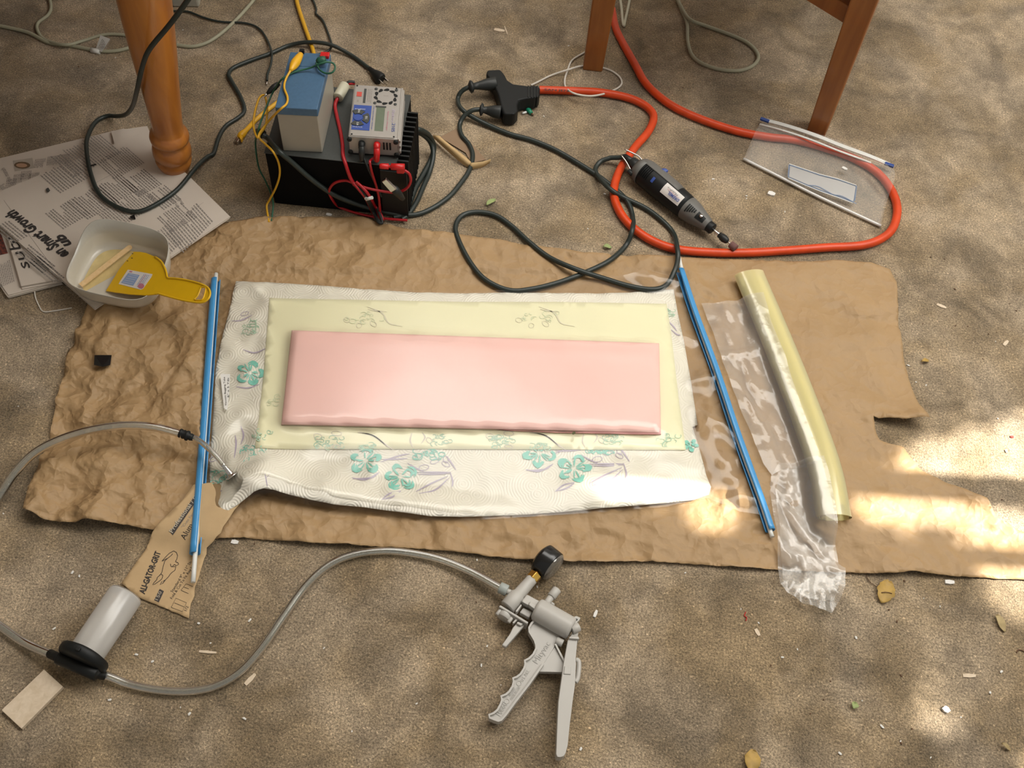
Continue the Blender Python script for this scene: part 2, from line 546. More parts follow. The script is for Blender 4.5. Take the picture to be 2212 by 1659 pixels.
m_gface = M('gauge_face', (.42, .37, .30), .25)
m_towel = towel_mat()
m_carpet = carpet_mat()
m_film = film('clear_bag_film', (.995, .992, .98), .0, (.80, .77, .66), .02, .15, .0, bump=.10, bs=18, bd=.003, ior=1.36)
m_filmw = film('wrinkled_clear_film', (.985, .98, .965), .15, (.84, .80, .74), .03, .2, .25, bump=.3, bs=70, bd=.003, ior=1.45)
m_filmz = film('zip_bag_film', (.99, .985, .975), .10, (.82, .78, .72), .0, .32, .12, bump=.2, bs=25, ior=1.22)
m_hose = film('clear_tubing', (.93, .94, .91), .10, (.62, .62, .56), .10, .12, .62)
m_hosei = film('tubing_bore', (.95, .95, .93), .05, (.6, .6, .55), .06, .2, .35)
m_yroll = film('pale_yellow_film', (.97, .95, .76), .28, (.92, .85, .50), .05, .16, .50)
m_frost = film('frosted_plastic', (.95, .94, .92), .50, (.76, .73, .69), .03, .25, .40)
m_tub = film('milky_tub_plastic', (.95, .93, .88), .55, (.84, .79, .68), .02, .3, .35)
m_tubres = M('dried_resin', (.66, .52, .24), .35, var=.15, vs=60)
m_spread = M('yellow_spreader', (.72, .43, .006), .42, var=.04)
m_sticker = M('white_sticker', (.72, .68, .64), .5)
m_stkblue = M('sticker_blue', (.26, .36, .58), .5)
m_stkred = M('sticker_red', (.52, .18, .24), .5)
m_gshell = M('grey_tool_shell', (.135, .130, .118), .5, var=.05)
m_drum = M('brown_sanding_drum', (.17, .085, .075), .9, bump=.6, bs=900)
m_leaf = M('yellow_dry_leaf', (.46, .29, .07), .6, var=.25, vs=80)
m_leafb = M('tan_dry_leaf', (.46, .35, .17), .7, var=.2, vs=80)
m_leafg = M('green_leaf_bit', (.30, .36, .14), .6)
m_crumb = M('white_crumb', (.74, .72, .68), .8)
m_brownbit = M('brown_bit', (.12, .06, .03), .8)
m_redbit = M('red_thread', (.45, .03, .02), .7)
m_string = M('white_string', (.66, .62, .55), .8)
m_wall = M('white_wall_paint', (.75, .73, .69), .8)
m_foliage = M('outdoor_leaves', (.08, .16, .03), .6)
m_cardbrown = M('brown_grit', (.27, .18, .11), .9, bump=.4, bs=700)
m_cardtan = M('tan_curl', (.56, .38, .18), .65, var=.1, vs=90)
m_beige = M('beige_plastic', (.40, .38, .32), .5)

# ------------------------------------------------------------------ setting
fl = MB()
nx = 24
xs = np.linspace(-1.9, 1.9, nx); ys = np.linspace(-.2, 3.0, nx)
fl.add([(x, y, 0) for y in ys for x in xs], [(j * nx + i, j * nx + i + 1, (j + 1) * nx + i + 1, (j + 1) * nx + i) for j in range(nx - 1) for i in range(nx - 1)])
floor = fl.build('floor', m_carpet, origin=(0, 0, 0)); tag(floor, 'tan cut pile carpet', kind='structure')

# right hand wall with a tall glazed door, out of frame; sun comes in through it
WX = 1.9
def structure(o): o['kind'] = 'structure'; return o
DY0, DY1, DZ = -.30, 1.75, 2.46
wb = MB()
wb.box((WX, DY1, 0), (.1, 0, 0), (0, 3.0 - DY1, 0), (0, 0, 2.7))
wb.box((WX, -.2 - .6, 0), (.1, 0, 0), (0, DY0 + .8, 0), (0, 0, 2.7))
wb.box((WX, DY0, DZ), (.1, 0, 0), (0, DY1 - DY0, 0), (0, 0, 2.7 - DZ))
structure(wb.build('wall_right', m_wall))
structure(MB().box((-2.1, -.8, 2.7), (4.1, 0, 0), (0, 3.8, 0), (0, 0, .1)).build('ceiling', m_wall))

def shadow_y(px, py):
    """y on the wall plane of the ray from a floor point to the sun"""
    q = P(px, py); k = (WX + .05 - q.x) / SUN_DIR.x
    return q.y + k * SUN_DIR.y
wf = MB()
for (px, py, wd) in ((2040, 1055, .050), (2140, 1208, .030)):
    yy = shadow_y(px, py)
    wf.box((WX + .02, yy - wd / 2, 0), (.05, 0, 0), (0, wd, 0), (0, 0, DZ))
for yy in (DY0, DY1 - .04): wf.box((WX + .02, yy, 0), (.05, 0, 0), (0, .04, 0), (0, 0, DZ))
wf.box((WX + .02, DY0, DZ - .04), (.05, 0, 0), (0, DY1 - DY0, 0), (0, 0, .04))
structure(wf.build('window_1', m_wall))

structure(MB().box((-2.0, -.8, 0), (.1, 0, 0), (0, 3.8, 0), (0, 0, 2.7)).build('wall_left', M('tan_wall_paint', (.34, .29, .22), .8)))
structure(MB().box((-1.9, 2.9, 0), (3.8, 0, 0), (0, .1, 0), (0, 0, 2.7)).build('wall_back', m_wall))
# trees outside the door: leaves that leave sunny gaps
LIT = [
    [(1870, 1000), (1930, 985), (2000, 955), (2100, 925), (2212, 890), (2420, 880), (2420, 1065), (2212, 1055), (2100, 1040), (1990, 1042)],
    [(1830, 1062), (1990, 1072), (2230, 1098), (2420, 1130), (2420, 1215), (2120, 1185), (2000, 1150), (1900, 1130), (1850, 1112)],
    [(2080, 1235), (2230, 1215), (2420, 1225), (2420, 1330), (2180, 1345), (2130, 1295)],
    [(1230, 1035), (1310, 1000), (1340, 985), (1500, 1000), (1560, 1040), (1470, 1085), (1300, 1075)],
    [(1540, 1050), (1620, 1080), (1570, 1150), (1500, 1155), (1470, 1120)],
    [(1960, 1500), (2030, 1465), (2080, 1520), (2040, 1585), (1970, 1570)],
    [(2160, 1600), (2230, 1560), (2320, 1659), (2170, 1640)],
    [(1285, 1238), (1318, 1222), (1340, 1250), (1300, 1268)],
    [(1790, 1130), (1860, 1140), (1830, 1172)],
    [(780, 1185), (830, 1195), (805, 1225)],
]
LITW = [[(P(*q).x, P(*q).y) for q in poly] for poly in LIT]
fol = MB()
r_ = random.Random(5)
LX = 2.75
kept = 0
# candidate leaves filling the part of the plane that the sunlit door opening looks at
cand = 30000
fy = np.array([r_.uniform(DY0 - .1, DY1 + .25) for _ in range(cand)])
fxz = np.array([r_.uniform(1.0, 4.4) for _ in range(cand)])
fxx = np.array([LX + r_.uniform(-.12, .12) for _ in range(cand)])
def sunny(dy, dz):
    k_ = (fxz + dz) / SUN_DIR.z
    gx, gy = fxx - k_ * SUN_DIR.x, fy + dy - k_ * SUN_DIR.y
    m = np.zeros(cand, bool)
    for poly in LITW: m |= inside(gx, gy, poly)
    return m
lit = sunny(0, 0)
near = sunny(.05, 0) | sunny(-.05, 0) | sunny(0, .06) | sunny(0, -.06)
for i in range(cand):
    if lit[i]: continue
    c = V(fxx[i], fy[i], fxz[i])
    a = Matrix.Rotation(r_.uniform(0, 6.28), 3, 'X') @ Matrix.Rotation(r_.uniform(-.7, .7), 3, 'Y')
    L_ = r_.uniform(.018, .030) if near[i] else r_.uniform(.045, .068)
    fol.add([c + a @ V(.004, 0, -L_), c + a @ V(0, L_ * .55, 0), c + a @ V(.004, 0, L_), c + a @ V(0, -L_ * .55, 0)], [(0, 1, 2, 3)])
fo = fol.build('tree_foliage', m_foliage, fixn=False)
tag(fo, 'green tree leaves outside the glazed door on the right', 'foliage', kind='stuff')

# ------------------------------------------------------------------ kraft paper
KRAFT = [(200, 640), (330, 560), (430, 508), (470, 490), (560, 474), (660, 470), (780, 473), (850, 490), (960, 505), (1060, 518), (1180, 535), (1260, 548),
         (1330, 553), (1420, 556), (1500, 559), (1600, 562), (1700, 567), (1800, 563), (1880, 568), (1922, 582), (1936, 612), (1938, 640), (1940, 700), (1950, 770),
         (1965, 830), (1980, 880), (1996, 918), (1950, 917), (1895, 908), (1884, 903), (1890, 930), (1900, 952), (1925, 962), (1950, 970), (1985, 1012), (2030, 1040), (2090, 1068),
         (2125, 1082), (2150, 1120), (2200, 1146), (2330, 1180), (2330, 1262), (2212, 1253), (2060, 1247), (1965, 1238), (1930, 1242), (1830, 1238), (1680, 1232),
         (1600, 1228), (1480, 1219), (1400, 1214), (1300, 1217), (1224, 1217), (1153, 1213), (1085, 1207), (1000, 1196), (900, 1187), (820, 1183), (668, 1176),
         (527, 1162), (468, 1164), (400, 1158), (334, 1149), (253, 1136), (213, 1138), (150, 1135), (101, 1130), (59, 1111), (68, 1062), (81, 1022), (106, 961), (126, 868), (150, 772), (182, 688)]

def pxr(px, py): q = P(px, py); return np.array((q.x, q.y))
class Creases:
    def __init__(s, seed, n, box, amp, width, length, curl=.3, ang=None, spread=.25):
        r = np.random.default_rng(seed)
        s.seg = []
        for i in range(n):
            c = pxr(r.uniform(box[0], box[2]), r.uniform(box[1], box[3]))
            a = r.uniform(0, pi) if ang is None else ang + r.normal(0, spread); L = r.uniform(.4, 1) * length
            s.seg.append((c, a, L, r.choice((-1, 1, 1)) * amp * r.uniform(.4, 1), width * r.uniform(.6, 1.4), r.uniform(-curl, curl) / length))
    def __call__(s, x, y):
        z = np.zeros_like(x)
        for c, a, L, h, w_, k in s.seg:
            u = (x - c[0]) * math.cos(a) + (y - c[1]) * math.sin(a)
            v = -(x - c[0]) * math.sin(a) + (y - c[1]) * math.cos(a) - k * u * u
            z += h * np.clip(1 - np.abs(v) / w_, 0, None) * np.clip(1 - (u / L) ** 2, 0, None)
        return z
def gauss(x, y, px, py, s, s2=None, ang=0):
    c = pxr(px, py); dx, dy = x - c[0], y - c[1]
    if s2 is not None:
        ca, sa = math.cos(ang), math.sin(ang)
        u, v = dx * ca + dy * sa, -dx * sa + dy * ca
        return np.exp(-(u / s) ** 2 - (v / s2) ** 2)
    return np.exp(-(dx * dx + dy * dy) / (s * s))
class Facets:
    """crumpled sheet: random heights at random points, joined by flat triangles"""
    def __init__(s, seed, n, box, amp):
        r = np.random.default_rng(seed)
        c = [pxr(x, y) for x in (box[0], box[2]) for y in (box[1], box[3])]
        c += [pxr(r.uniform(box[0], box[2]), r.uniform(box[1], box[3])) for _ in range(n)]
        s.c = np.array(c); s.h = np.concatenate([np.zeros(4), r.uniform(-amp, amp, n)])
        o = delaunay_2d_cdt([Vector(q) for q in s.c], [], [], 0, 1e-9)
        s.v = np.array([(q.x, q.y) for q in o[0]]); s.t = [tuple(q) for q in o[2]]
        s.hh = np.array([s.h[i[0]] if i else 0 for i in o[3]])
    def __call__(s, x, y):
        z = np.zeros_like(x)
        for a, b, c in s.t:
            A, B, C = s.v[a], s.v[b], s.v[c]
            D = (B[1] - C[1]) * (A[0] - C[0]) + (C[0] - B[0]) * (A[1] - C[1])
            if abs(D) < 1e-12: continue
            m = (x >= min(A[0], B[0], C[0])) & (x <= max(A[0], B[0], C[0])) & (y >= min(A[1], B[1], C[1])) & (y <= max(A[1], B[1], C[1]))
            i = np.nonzero(m)[0]
            if not len(i): continue
            u = ((B[1] - C[1]) * (x[i] - C[0]) + (C[0] - B[0]) * (y[i] - C[1])) / D
            v = ((C[1] - A[1]) * (x[i] - C[0]) + (A[0] - C[0]) * (y[i] - C[1])) / D
            k = (u >= -1e-6) & (v >= -1e-6) & (u + v <= 1 + 1e-6)
            z[i[k]] = (u * s.hh[a] + v * s.hh[b] + (1 - u - v) * s.hh[c])[k]
        return z
fc_l1 = Facets(61, 75, (60, 640, 470, 1170), .0095)
fc_l2 = Facets(62, 260, (60, 640, 470, 1170), .0050)
fc_t = Facets(63, 260, (440, 465, 1480, 650), .0052)
fc_r = Facets(64, 420, (1480, 550, 2330, 1265), .0034)
fc_b = Facets(65, 240, (470, 1080, 1680, 1235), .0044)
cr_left = Creases(1, 110, (60, 660, 460, 1150), .0050, .014, .06)
cr_left2 = Creases(8, 26, (80, 600, 470, 1120), .009, .03, .12)
cr_top = Creases(2, 70, (420, 470, 1400, 640), .0036, .014, .06)
cr_right = Creases(3, 110, (1500, 560, 2212, 1250), .0024, .007, .035)
cr_bot = Creases(4, 70, (480, 1090, 1700, 1230), .0032, .011, .05)
cr_rr = Creases(6, 50, (1780, 960, 2212, 1250), .0026, .012, .05)
cr_b2 = Creases(9, 26, (560, 1120, 820, 1185), .004, .010, .035)
cr_r2 = Creases(14, 16, (1480, 1050, 1640, 1160), .004, .012, .045)
MATPX = [(446, 590), (1480, 590), (1560, 1100), (436, 1130)]
MATW = [P(*q) for q in MATPX]
def mat_mask(x, y):
    m = inside(x, y, [(q.x, q.y) for q in MATW]).astype(float)
    return 1 - m
def zk(x, y):
    z = cr_left(x, y) + cr_left2(x, y) + cr_top(x, y) + cr_right(x, y) + cr_bot(x, y) + cr_rr(x, y) + cr_b2(x, y) + cr_r2(x, y)
    z = .6 * z + fc_l1(x, y) + fc_l2(x, y) + fc_t(x, y) + fc_r(x, y) + fc_b(x, y)
    left = 1 / (1 + np.exp((x - P(470, 900).x) / .02))
    z = .0035 + (.0022 + .0045 * left + np.clip(z, -.0050 - .0045 * left, .014)) * mat_mask(x, y)
    z += .014 * gauss(x, y, 70, 1120, .05) + .010 * gauss(x, y, 200, 1140, .06, .03) + .008 * gauss(x, y, 300, 1150, .05, .03)
    z += .022 * gauss(x, y, 1985, 918, .028) + .012 * gauss(x, y, 1925, 912, .03, .012)
    z += .012 * gauss(x, y, 2115, 1085, .035, .016, -.4)
    z += .006 * gauss(x, y, 1240, 1218, .05, .02) + .006 * gauss(x, y, 1960, 1240, .04, .02) + .005 * gauss(x, y, 700, 1178, .05, .02)
    return z
kr = sheet('brown_kraft_paper', KRAFT, zk, .0055, m_kraft, solid=.0004, jit=.0006, z0=.003)
tag(kr, 'large creased sheet of brown kraft paper spread on the carpet', 'paper')

# ------------------------------------------------------------------ newspapers
def text_lines(mb, a, b, c, nlines, fill=.55, seed=0, ragged=.1):
    """column of print: a start of first line, b end of first line, c start of last line (world)"""
    r = random.Random(seed)
    a, b, c = Vector(a), Vector(b), Vector(c)
    X = b - a; L = X.length; X.normalize()
    D = (c - a) / max(1, nlines - 1); h = D.length * fill
    Y = D.normalized()
    for i in range(nlines):
        o = a + D * i; u = 0
        Le = L * (1 - r.uniform(0, ragged)) if r.random() > .1 else L * r.uniform(.3, .8)
        while u < Le:
            wl = min(r.uniform(.002, .007), Le - u)
            if wl < .0008: break
            p = o + X * u
            mb.add([p, p + X * wl, p + X * wl + Y * h, p + Y * h], [(0, 1, 2, 3)])
            u += wl + .0011
    return mb

def newspaper(name, label, quad, z0, z1, nleaf, seed):
    """folded newspaper section lying flat; quad in photo pixels at its top"""
    root = thing(name, label, 'newspaper', P(*[sum(q[i] for q in quad) / 4 for i in (0, 1)], z0))
    r = random.Random(seed)
    W = [P(q[0], q[1], z1) for q in quad]
    cx = sum(W, V(0, 0, 0)) / 4
    for i in range(nleaf):
        za = z1 - (z1 - z0) * (i + 1) / nleaf; zb = z1 - (z1 - z0) * i / nleaf - .0002
        off = V(r.uniform(-.003, .003), r.uniform(-.003, .003), 0) if i else V(0, 0, 0)
        top = []
        for k in range(4):
            for j in range(6):
                q = W[k].lerp(W[(k + 1) % 4], j / 6) + off
                top.append(V(q.x, q.y, zb))
        MB().prism(top, (0, 0, za - zb)).build('leaf' if i else 'front_page', m_news, root)
    return root, W

# lower left pair
rootC, WC = newspaper('newspaper', 'folded newspaper section with a big light headline under the main page, lower left', [(4, 470), (46, 618), (146, 600), (120, 440)], .010, .0155, 4, 3)
rootD, WD = newspaper('newspaper', 'bottommost newspaper at the left edge with text columns and a red photo', [(-90, 480), (18, 637), (135, 607), (60, 440)], .0005, .0095, 4, 4)
rootB, WB = newspaper('newspaper', 'newspaper section behind the main page, with a small portrait at its top', [(-110, 368), (268, 277), (330, 372), (-50, 480)], .0005, .0095, 3, 5)
rootE, WE = newspaper('newspaper', 'blank newspaper margin poking out beside the turned table leg', [(240, 283), (318, 272), (352, 352), (260, 360)], .0098, .0150, 2, 9)
rootA, WA = newspaper('newspaper', 'top newspaper page with a bold upside-down headline, black cord across it', [(308, 285), (495, 469), (205, 666), (-58, 437)], .016, .0215, 5, 6)
ZA = .0215
def PA(x, y, d=.0003): return P(x, y, ZA + d)
pr = MB()
# rows of text, running down-left parallel to the long edge; lines read from upper right to lower left reversed
def colA(x0, y0, x1, y1, x2, y2, n, seed): text_lines(pr, PA(x0, y0), PA(x1, y1), PA(x2, y2), n, .42, seed)
E_ = [((320, 372), (262, 410), (240, 366), 14), ]
# axes of the page in pixels: along the baseline (right end to left end) and from line to line
def colgrid(o, U_, V_, n, seed): colA(o[0], o[1], o[0] + U_[0], o[1] + U_[1], o[0] + V_[0], o[1] + V_[1], n, seed)
UA = (-47, -40)     # reading direction (upside down page, up-left)
colgrid((312, 352), (-42, -37), (-62, 34), 15, 1)
colgrid((262, 330), (-52, -44), (-100, 52), 20, 2)
colgrid((195, 382), (-46, -39), (-62, 34), 12, 3)
colgrid((350, 398), (-40, -34), (-48, 27), 11, 4)
colgrid((300, 410), (-42, -36), (-60, 32), 13, 5)
colgrid((258, 437), (-46, -39), (-66, 36), 14, 6)
colgrid((195, 462), (-40, -34), (-56, 32), 12, 7)
colgrid((345, 440), (-40, -36), (-52, 30), 12, 8)
colgrid((286, 476), (-40, -36), (-40, 22), 9, 9)
colgrid((392, 430), (-38, -32), (-36, 22), 8, 10)
colgrid((425, 470), (-36, -34), (-52, 30), 12, 11)
colgrid((460, 478), (-38, -42), (-62, 66), 15, 12)
colgrid((396, 520), (-38, -42), (-36, 36), 9, 13)
colgrid((60, 510), (-44, -36), (-30, 16), 6, 14)
colgrid((120, 575), (-58, -48), (-26, 14), 5, 15)
colgrid((140, 600), (-60, -50), (-20, 10), 4, 16)
pr.build('printed_text', m_ink, rootA, fixn=False)
text('en Smart Growth', PA(150, 548), PA(28, 452), .0185, m_inkdark, rootA, 'headline', .0002, .25, bold=.045)
text('ub', PA(155, 527), PA(134, 504), .0165, m_inkdark, rootA, 'headline', .0002, .25, bold=.045)
text('Inside', PA(388, 446), PA(370, 424), .006, m_ink, rootA, 'subheading', .0002, .2)
text('Index', PA(398, 440), PA(384, 423), .005, m_ink, rootA, 'subheading', .0002, .2)
for a_, b_ in (((440, 437), (357, 490)), ((290, 350), (190, 404)), ((8, 432), (160, 640))):
    MB().ribbon([PA(*a_), PA(*b_)], .0004).build('rule_line', m_ink, rootA, fixn=False)
# portrait page
def PB(x, y): return P(x, y, .0099)
MB().add([PB(28, 347), PB(70, 341), PB(74, 362), PB(32, 370)], [(0, 1, 2, 3)]).build('portrait_photo', M('photo_grey', (.42, .37, .31), .8), rootB, fixn=False)
po = MB()
po.add([PB(48, 357) + V(math.cos(a) * .0145, math.sin(a) * .0085, .0002) for a in np.linspace(0, 6.28, 15)[:-1]], [tuple(range(14))])
po.build('portrait_photo', M('photo_dark_hair', (.14, .09, .05), .8), rootB, fixn=False)
po = MB()
po.add([PB(47, 357.5) + V(math.cos(a) * .0100, math.sin(a) * .0050, .0004) for a in np.linspace(0, 6.28, 15)[:-1]], [tuple(range(14))])
po.build('portrait_photo', M('photo_skin', (.45, .27, .17), .8), rootB, fixn=False)
pb = MB()
for i, (x, y) in enumerate([(125, 336), (98, 342), (52, 375), (36, 385), (150, 332), (85, 372), (68, 368)]):
    text_lines(pb, PB(x, y), PB(x - 3, y + 20), PB(x - 20, y + 2), 7, .4, 30 + i)
pb.build('printed_text', m_ink, rootB, fixn=False)
text('Finding', PB(16, 412), PB(5, 398), .010, m_ink, rootB, 'headline', .0002)
text('of the manah', PB(30, 398), PB(10, 362), .008, m_ink, rootB, 'headline', .0002)
# lower sections
def PC(x, y): return P(x, y, .0159)
text('suburbs', PC(66, 578), PC(-2, 440), .0175, m_inkdark, rootC, 'headline', .0002, .15)
def PD(x, y): return P(x, y, .0098)
MB().add([PD(-2, 492), PD(4, 510), PD(17, 547), PD(-4, 552)], [(0, 1, 2, 3)]).build('red_photo', M('photo_red', (.22, .05, .03), .7, col2=(.03, .02, .02), vs=200), rootD, fixn=False)
pd_ = MB()
text_lines(pd_, PD(31, 608), PD(20, 560), PD(2, 620), 9, .4, 50)
pd_.build('printed_text', m_ink, rootD, fixn=False)

# ------------------------------------------------------------------ table and chair
b0 = P(380, 372)
AX = V(.085, 0.0, 1).normalized()
tb = thing('dining_table', 'wooden table with a turned orange-brown leg standing on newspapers, top left', 'table', b0)
prof = [(.001, 0), (.020, 0), (.0235, .004), (.030, .026), (.0318, .035), (.0282, .0385), (.0290, .0415), (.0338, .050), (.0338, .060), (.0315, .072), (.0262, .0765), (.0268, .0800),
        (.0330, .084), (.0340, .090), (.0325, .097), (.0275, .1015), (.0258, .104), (.0262, .12), (.0288, .17), (.0322, .22), (.0362, .28), (.0395, .34), (.0415, .40), (.0420, .46), (.039, .54), (.034, .58), (.034, .60), (.001, .60)]
def leg_at(base, name='leg'):
    lb = MB().lathe(base, AX, prof, 40)
    lb.box(base + AX * .60 + V(-.036, -.036, 0), (.072, 0, 0), (0, .072, 0), (0, 0, .112))
    return lb.build(name, m_table, tb, fixn=True)
leg_at(b0 + V(0, 0, .0005))
leg_at(b0 + V(-1.15, 0, .0005)); leg_at(b0 + V(-1.15, .85, .0005)); leg_at(b0 + V(0, .85, .0005))
tt = b0 + AX * .712
MB().box(V(tt.x - 1.3, tt.y - .16, .714), (1.50, 0, 0), (0, 1.18, 0), (0, 0, .028)).build('tabletop', m_table, tb, bevel=.006)
MB().box(V(tt.x - 1.15, tt.y + .02, .63), (1.12, 0, 0), (0, .022, 0), (0, 0, .084)).build('apron', m_table, tb)
MB().box(V(tt.x - 1.15, tt.y + .83, .63), (1.12, 0, 0), (0, .022, 0), (0, 0, .084)).build('apron', m_table, tb)

cl, crr = P(1281, 140), P(1765, 283)
ch = thing('wooden_chair', 'orange-brown wooden chair with square legs straddling the orange cord', 'chair', (cl + crr) / 2)
cx_ = (crr - cl).normalized(); cy_ = V(-cx_.y, cx_.x, 0); bd_ = (P(1757, 0, .25) - P(1832, 46, .25)).normalized()
def sq_leg(base, top, s0, s1, ang=0.0):
    a = cx_.copy(); a.rotate(Matrix.Rotation(ang, 3, 'Z')); b_ = V(-a.y, a.x, 0)
    vs = []
    for (c, s) in ((base, s0), (top, s1)):
        for (i, j) in ((-1, -1), (1, -1), (1, 1), (-1, 1)): vs.append(c + a * i * s / 2 + b_ * j * s / 2)
    return MB().add(vs, [(3, 2, 1, 0), (4, 5, 6, 7), (0, 1, 5, 4), (1, 2, 6, 5), (2, 3, 7, 6), (3, 0, 4, 7)]).build('leg', m_chair, ch, bevel=.003)
up45 = V(0, 0, .43)
CD = .42
sq_leg(cl, cl + V(.004, .002, .43), .040, .050, .25)
sq_leg(crr, crr + V(-.012, .0, .43), .036, .048, -.1)
bl_, br_ = cl + cy_ * CD, crr + cy_ * CD
sq_leg(bl_, bl_ + V(0, 0, .43), .034, .044); sq_leg(br_, br_ + V(0, 0, .43), .034, .044)
def bar(a, b, wx, wz, name):
    d = (b - a); s = V(-d.y, d.x, 0).normalized() * wx
    return MB().box(a - s / 2, d, s, V(0, 0, wz)).build(name, m_chair, ch, bevel=.002)
bar(crr + V(-.008, .0, .25) + bd_ * .005, crr + V(-.008, .0, .25) + bd_ * .30, .024, .035, 'brace')
bar(crr + V(-.008, .0, .30) + cy_ * .005, br_ + V(0, 0, .30), .022, .035, 'stretcher')
bar(cl + V(.003, 0, .26) + cy_ * .005, bl_ + V(0, 0, .26), .022, .035, 'stretcher')
bar((cl + bl_) / 2 + V(0, 0, .265), (crr + br_) / 2 + V(0, 0, .265), .022, .03, 'stretcher')
s0 = cl - cx_ * .04 - cy_ * .04 + V(0, 0, .43)
MB().box(s0, cx_ * ((crr - cl).length + .08), cy_ * (CD + .08), V(0, 0, .03)).build('seat', m_chair, ch, bevel=.008)

# beige box behind the table leg
q = P(372, 16)
MB().box(q, V(.055, .008, 0), V(-.01, .08, 0), V(0, 0, .10)).build('beige_plastic_box', m_beige, bevel=.004)
tag(bpy.data.objects['beige_plastic_box'], 'beige plastic box behind the turned table leg at the top edge', 'box')

# ------------------------------------------------------------------ cream cables top left and top right
c1 = thing('cream_cable', 'flat cream cable with a paper tag behind the turned table leg', 'cable', P(215, 108))
cable('cable', m_cream2, [(-40, 48), (0, 56), (60, 70), (105, 92), (155, 99), (215, 110), (250, 110), (285, 102), (330, 92), (378, 97), (420, 100), (460, 85), (505, 48), (548, 0), (575, -40)], .0036, c1)
tg = P(206, 108, .006)
ptag = MB().add([tg, P(220, 112, .008), P(238, 84, .028), P(217, 76, .028)], [(0, 1, 2, 3)]).build('paper_tag', m_white, c1, fixn=False, solid=.0003)
MB().tube([P(197, 108, .0038), P(216, 112, .0038)], .0050, 10).build('tag_wrap', m_white, c1)
tl_ = MB(); text_lines(tl_, P(212, 104, .0135), P(222, 82, .0255), P(228, 106, .0135), 6, .4, 77); tl_.build('printed_text', m_ink, ptag, fixn=False)
c2 = tag(cable('cream_cable', m_cream2, [(100, -30), (110, 12), (104, 32), (82, 50), (82, 68), (98, 86), (140, 97, .011), (180, 88), (215, 77), (245, 74), (285, 79), (330, 95, .010), (360, 70)], .0032),
         'cream cable curling in from the top left corner over the tagged cable', 'cable')
c3 = tag(cable('cream_cable', m_cream2, [(1450, -30), (1474, 25), (1484, 52), (1486, 92), (1500, 126), (1542, 147), (1592, 153), (1626, 142), (1638, 121), (1618, 95), (1580, 76), (1522, 55), (1489, 41, .011), (1470, 12), (1455, -25)], .0038),
         'grey-green cable lying in a loop on the carpet between the chair legs', 'cable')
c4 = tag(cable('cream_cable', m_cream, [(1335, -30), (1342, 15), (1345, 48), (1348, 56), (1350, 46), (1357, 15), (1366, -30)], .0030),
         'short bend of cream cable just behind the left chair leg', 'cable')
c5 = tag(cable('white_wire', m_string, [(1263, 113), (1236, 130), (1226, 152), (1220, 172), (1222, 188, .009), (1236, 200, .0195), (1258, 206, .0200), (1282, 207, .0195), (1310, 201, .010), (1336, 189), (1343, 177), (1334, 162), (1308, 148), (1262, 142), (1226, 151, .010), (1190, 163), (1162, 177), (1147, 184)], .0019, z=.003),
         'thin white wire looped beside the black three-way plug', 'wire')

# ------------------------------------------------------------------ orange extension cord with black three-way end
ex = thing('extension_cord', 'thick orange extension cord with a black three-way socket end', 'cord', P(1412, 260))
cable('cord', m_orange, [(1322, 20), (1330, 60), (1345, 92), (1372, 140), (1395, 180), (1435, 217), (1480, 243), (1540, 267), (1600, 285), (1660, 296), (1720, 303), (1790, 322), (1850, 345), (1895, 373), (1925, 410),
                         (1938, 450), (1930, 490), (1905, 515), (1860, 530), (1780, 535), (1700, 541), (1610, 546), (1530, 545), (1460, 538), (1405, 518), (1360, 485), (1334, 448), (1326, 410), (1340, 365),
                         (1372, 318), (1400, 285), (1412, 255), (1402, 235), (1375, 218), (1340, 207), (1290, 199), (1230, 196), (1165, 194)], .0078, ex, n=14, z=.0085)
# adapter: flat Y-shaped block
AZ = .042
def padp(lst, z): return [P(x, y, z) for x, y in lst]
ad = [(1052, 151), (1082, 150), (1090, 160), (1096, 172), (1112, 182), (1135, 185), (1162, 184), (1167, 190), (1166, 205), (1160, 210), (1135, 213), (1122, 216), (1118, 226), (1119, 238), (1112, 246), (1088, 246), (1082, 230), (1076, 205), (1066, 180), (1050, 160)]
MB().prism(padp(ad, AZ * .78), (0, 0, -AZ * .70)).build('socket_body', m_blackp, ex, bevel=.004, seg=3)
rg = MB()
for i in range(4):
    x = 1140 + i * 6.5
    rg.box(P(x, 184, .0345), P(x + 3, 184.5, .0345) - P(x, 184, .0345), P(x, 209, .0345) - P(x, 184, .0345), (0, 0, -.028))
rg.build('strain_relief', m_black, ex, bevel=.001)
text('SAN JEN', P(1176, 196, .0165), P(1228, 199, .0165), .0062, m_inkdark, ex, 'marker_writing', .0004, bold=.01)

# ------------------------------------------------------------------ power supply box with battery and charger on it
BY, BX0, BX1, BH, BD = 1.254, -.459, -.234, .126, .177
ps = thing('power_supply', 'black metal power supply box with a ribbed heatsink on the right', 'power supply', V(-.35, BY + BD / 2, 0))
cs = MB()
cs.box((BX0, BY, 0), (BX1 - BX0, 0, 0), (0, BD, 0), (0, 0, BH - .0016))
cs.build('case', m_casef, ps, bevel=.003)
cv = MB().box((BX0 - .0006, BY - .0006, BH - .0018), (BX1 - BX0 + .001, 0, 0), (0, BD + .001, 0), (0, 0, .0018))
cv.build('top_cover', m_case, ps, bevel=.0006)
hs = MB()
hs.box((BX1 - .028, BY - .004, .004), (.046, 0, 0), (0, .004, 0), (0, 0, .112))
hsp = hs.build('heatsink_plate', m_blackp, ps, bevel=.0005)
for i in range(11):
    yy = BY + .008 + i * .0118
    MB().box((BX1 + .0005, yy, .006), (.019, 0, 0), (0, .0034, 0), (0, 0, .125)).build('heatsink_fin', m_blackp, hsp)
